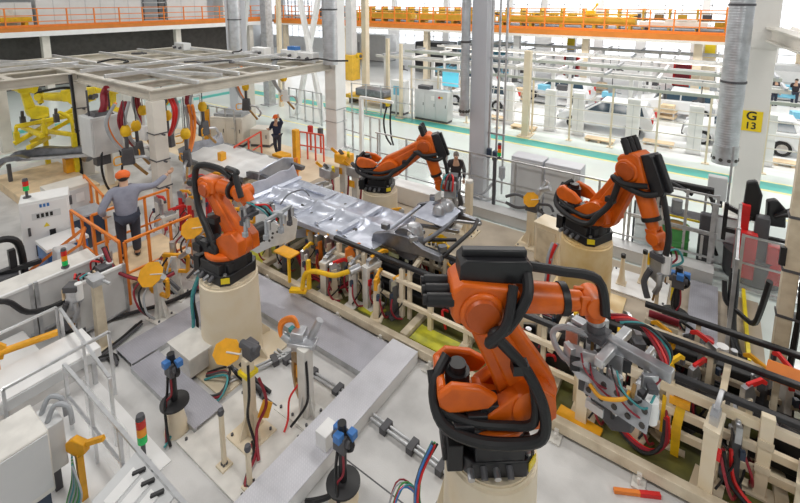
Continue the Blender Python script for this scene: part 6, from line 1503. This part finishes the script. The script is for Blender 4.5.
for i, x in enumerate((-9.2, -7.4, -1.7, -3.9, 2.8)):
    t = T('pallet', 'low orange timber pallet on the floor just behind the zone fence', 'pallet', (x, 21.15 if i % 2 else 22.15, 0), 0, 'orange pallets behind the zone fence')
    O('deck', MB().box(0, 0, .1, 1.2, .5, .06), 'wood', t)
    for sx in (-.5, 0, .5): O('bearer', MB().box(sx, 0, 0, .1, .5, .1), 'wood', t)
# items by position
def pcabinet(label, x, y, w, d, h, m, doors=1, top=None, rz=0., plinth='dgrey'):
    t = T('switch_cabinet', label, 'cabinet', (x, y, 0), R(rz))
    O('housing', MB().box(0, 0, .12, w, d, h-.12), m, t, bev=.015); O('plinth', MB().box(0, 0, 0, w*.97, d*.95, .12), plinth, t)
    for i in range(doors):
        dd = O('door', MB().box(-w/2+w*(i+.5)/doors, -d/2-.012, .2, w/doors*.94, .024, h-.3), m, t); O('door_handle', MB().box(-w/2+w*(i+.85)/doors, -d/2-.03, h*.5, .03, .03, .16), 'dgrey', dd)
    return t
t = pcabinet('grey three door switch cabinet with gauges and a red knob beyond the teal stripe', -11.9, 20.0, 2.0, .6, 1.65, 'cabgrey', 3)
O('gauge', MB().box(.15, -.34, 1.15, .22, .02, .24), 'white', t); O('red_knob', MB().cyl((.55, -.33, 1.35), (.55, -.38, 1.35), .06), 'red', t); O('yellow_ring', MB().box(.68, -.33, 1.3, .1, .01, .1), 'lemon', t); O('vent_box', MB().box(-.5, 0, 1.65, .7, .4, .18), 'dgrey', t)
t = T('display_screen', 'cyan display screen mounted above the three door switch cabinet', 'screen', (-11.4, 20.9, 0)); O('screen', MB().box(0, 0, 1.75, .95, .08, .75), 'screenb', t); O('stand_post', MB().box(0, .06, 0, .1, .1, 1.75), 'galv', t); O('bezel', MB().box(0, .03, 1.72, 1.0, .06, .82), 'cabgrey', t)
t = pcabinet('slim white cabinet with blue sheet left of the three door switch cabinet', -14.2, 20.2, .9, .5, 1.9, 'white', 1); O('blue_sheet', MB().box(0, -.28, 1.1, .5, .01, .5), 'lblue', t)
p_ = g(228, 140)
t = pcabinet('cream machine cabinet with a grey top between the canopy posts', -17.2, 11.6, 1.5, 1.1, 1.3, 'steelbeige', 2, rz=25); O('grey_top', MB().box(0, 0, 1.3, 1.3, .8, .12), 'hosegrey', t)
pcabinet('low cream cabinet beside the cream machine cabinet', -15.9, 12.2, .9, .7, .8, 'steelbeige', 1, rz=25)
pcabinet('white tall partition cabinet at the left edge behind the canopy', -26.4, 5.2, 1.0, 1.6, 2.2, 'white', 1, rz=90)
pcabinet('white partition cabinet behind the yellow robots', -25.0, 10.4, 1.0, 2.6, 2.0, 'white', 1, rz=90)
t = T('hanging_pendant_post', 'white inverted L post with hanging black cables before the aisle', 'post', g(362, 160)); O('post', MB().box(0, 0, .02, .14, .14, 2.5), 'white', t); O('arm', MB().box(.75, 0, 2.5, 1.6, .12, .1), 'white', t); O('foot_plate', MB().box(0, 0, 0, .35, .35, .02), 'white', t)
for i in range(2): O('cable', MB().tube([(1.3+.15*i, 0, 2.5), (1.1+.3*i, 0, 1.8), (1.2+.25*i, 0, 1.2), (1.45+.1*i, 0, .9)], .035, 7), 'black', t)
O('yellow_clip', MB().box(1.3, 0, 2.38, .12, .14, .12), 'lemon', t)
# blue cart for the far workers, red boxes, shed, billboards
p_ = gy(787, 80, 35.2)
t = T('blue_cart', 'light blue covered cart between the two far right workers', 'cart', (p_.x, 35.2, 0)); O('cover', MB().box(0, 0, .5, 1.2, .8, .75, tap=.6), 'lblue', t, bev=.05); O('leg', MB().box(-.4, 0, 0, .08, .6, .5), 'galv', t); O('leg', MB().box(.4, 0, 0, .08, .6, .5), 'galv', t)
for i, (px, py, y, l) in enumerate(((572, 60, 38.5, 'red cabinet against the far wall, right of the yellow tagged column'), (683, 70, 38.5, 'red cabinet against the far wall, left of the wide cream column'))):
    p_ = gy(px, py, y); t = T('fire_cabinet', l, 'cabinet', (p_.x, y, 0)); O('housing', MB().box(0, 0, .1, 1.2, .5, 1.9), 'red', t, bev=.02); O('door', MB().box(0, -.26, .2, .9, .02, 1.6), 'dred', t); O('foot', MB().box(0, 0, 0, 1.1, .45, .1), 'dgrey', t)
for i, (x, y, a, b, h, mm, l) in enumerate(((-16.5, 37, 5, 2, 2.6, 'greyblue', 'grey blue line booth at the back, behind the lavender column'), (-21.5, 36.5, 3.4, 2, 2.4, 'dgrey', 'dark booth at the back, left of the lavender column'), (-30, 37.5, 5, 2, 2.7, 'white', 'white booth at the back right of the canopy corner'), (3.5, 37.5, 3.2, 1.4, 2.2, 'cabgrey', 'grey booth at the far right below the short gallery'))):
    t = T('line_booth', l, 'booth', (x, y, 0)); O('housing', MB().box(0, 0, .05, a, b, h), mm, t, bev=.03); O('band', MB().box(0, -b/2-.01, h*.55, a*.9, .02, h*.3), 'lblue' if i == 0 else 'white', t); O('plinth', MB().box(0, 0, 0, a*.96, b*.96, .05), 'dgrey', t)
# mesh fences between canopy and aisle
for i, (a, b, l) in enumerate((((164, 140), (202, 128), 'grey mesh fence left of the light curtain post'), ((203, 140), (236, 148), 'grey mesh fence before the cream machine cabinet'), ((290, 118), (322, 126), 'grey mesh fence left of the canopy corner column'), ((345, 148), (380, 160), 'grey mesh fence right of the canopy corner column'), ((352, 112), (412, 120), 'grey mesh fence beyond the teal stripe by the three door cabinet'))):
    tallfence(l, g(*a), g(*b), 1.7, 4, False)
t = T('yellow_machine', 'yellow green stock cart beyond the teal stripe right of the canopy corner column', 'cart', g(372, 104)); O('bed', MB().box(0, 0, .35, 3.2, 1.3, .2), 'mezzyel', t); O('load', MB().box(.2, 0, .55, 2.2, 1.0, .45), 'dsheet', t, bev=.05)
for sx in (-1.3, 1.3): O('leg', MB().box(sx, 0, 0, .15, 1.1, .35), 'dgrey', t)
# ------------------------------------------------------------------ light and camera
w = bpy.data.worlds.new('hall_daylight'); bpy.context.scene.world = w
w.use_nodes = True
bg = w.node_tree.nodes['Background']
bg.inputs['Color'].default_value = (.97, .985, 1., 1)
bg.inputs['Strength'].default_value = .22
def area(name, x, y, z, sx, sy, e, col=(1, .97, .92)):
    l = bpy.data.lights.new(name, 'AREA'); l.shape = 'RECTANGLE'; l.size = sx; l.size_y = sy; l.energy = e; l.color = col
    o = bpy.data.objects.new(name, l); C.objects.link(o); o.location = (x, y, z); o['kind'] = 'structure'
for i, x in enumerate((-30, -18, -6, 6)):
    for j, y in enumerate((2, 12, 24, 34)):
        area('ceiling_lamp', x, y, 10.5, 5, 1.2, 390 if y < 20 else (1000 if x > -10 else 600))  # unseen lights added for soft shadows and reflections, stronger over the back
cd = bpy.data.cameras.new('camera')
cd.sensor_fit = 'HORIZONTAL'; cd.sensor_width = 36.; cd.lens = F/800*36
cd.shift_x = 0; cd.shift_y = -(251.5-CY)/800
cd.clip_start = .1; cd.clip_end = 300
cam = bpy.data.objects.new('camera', cd); C.objects.link(cam)
cam.matrix_world = Matrix((( RT.x, UP.x, -FW.x, 0), (RT.y, UP.y, -FW.y, 0), (RT.z, UP.z, -FW.z, H), (0, 0, 0, 1)))
sc = bpy.context.scene
sc.camera = cam
sc.view_settings.view_transform = 'Standard'
sc.view_settings.look = 'None'
sc.view_settings.gamma = 1
sc.view_settings.use_curve_mapping = False
sc.view_settings.exposure = -.12
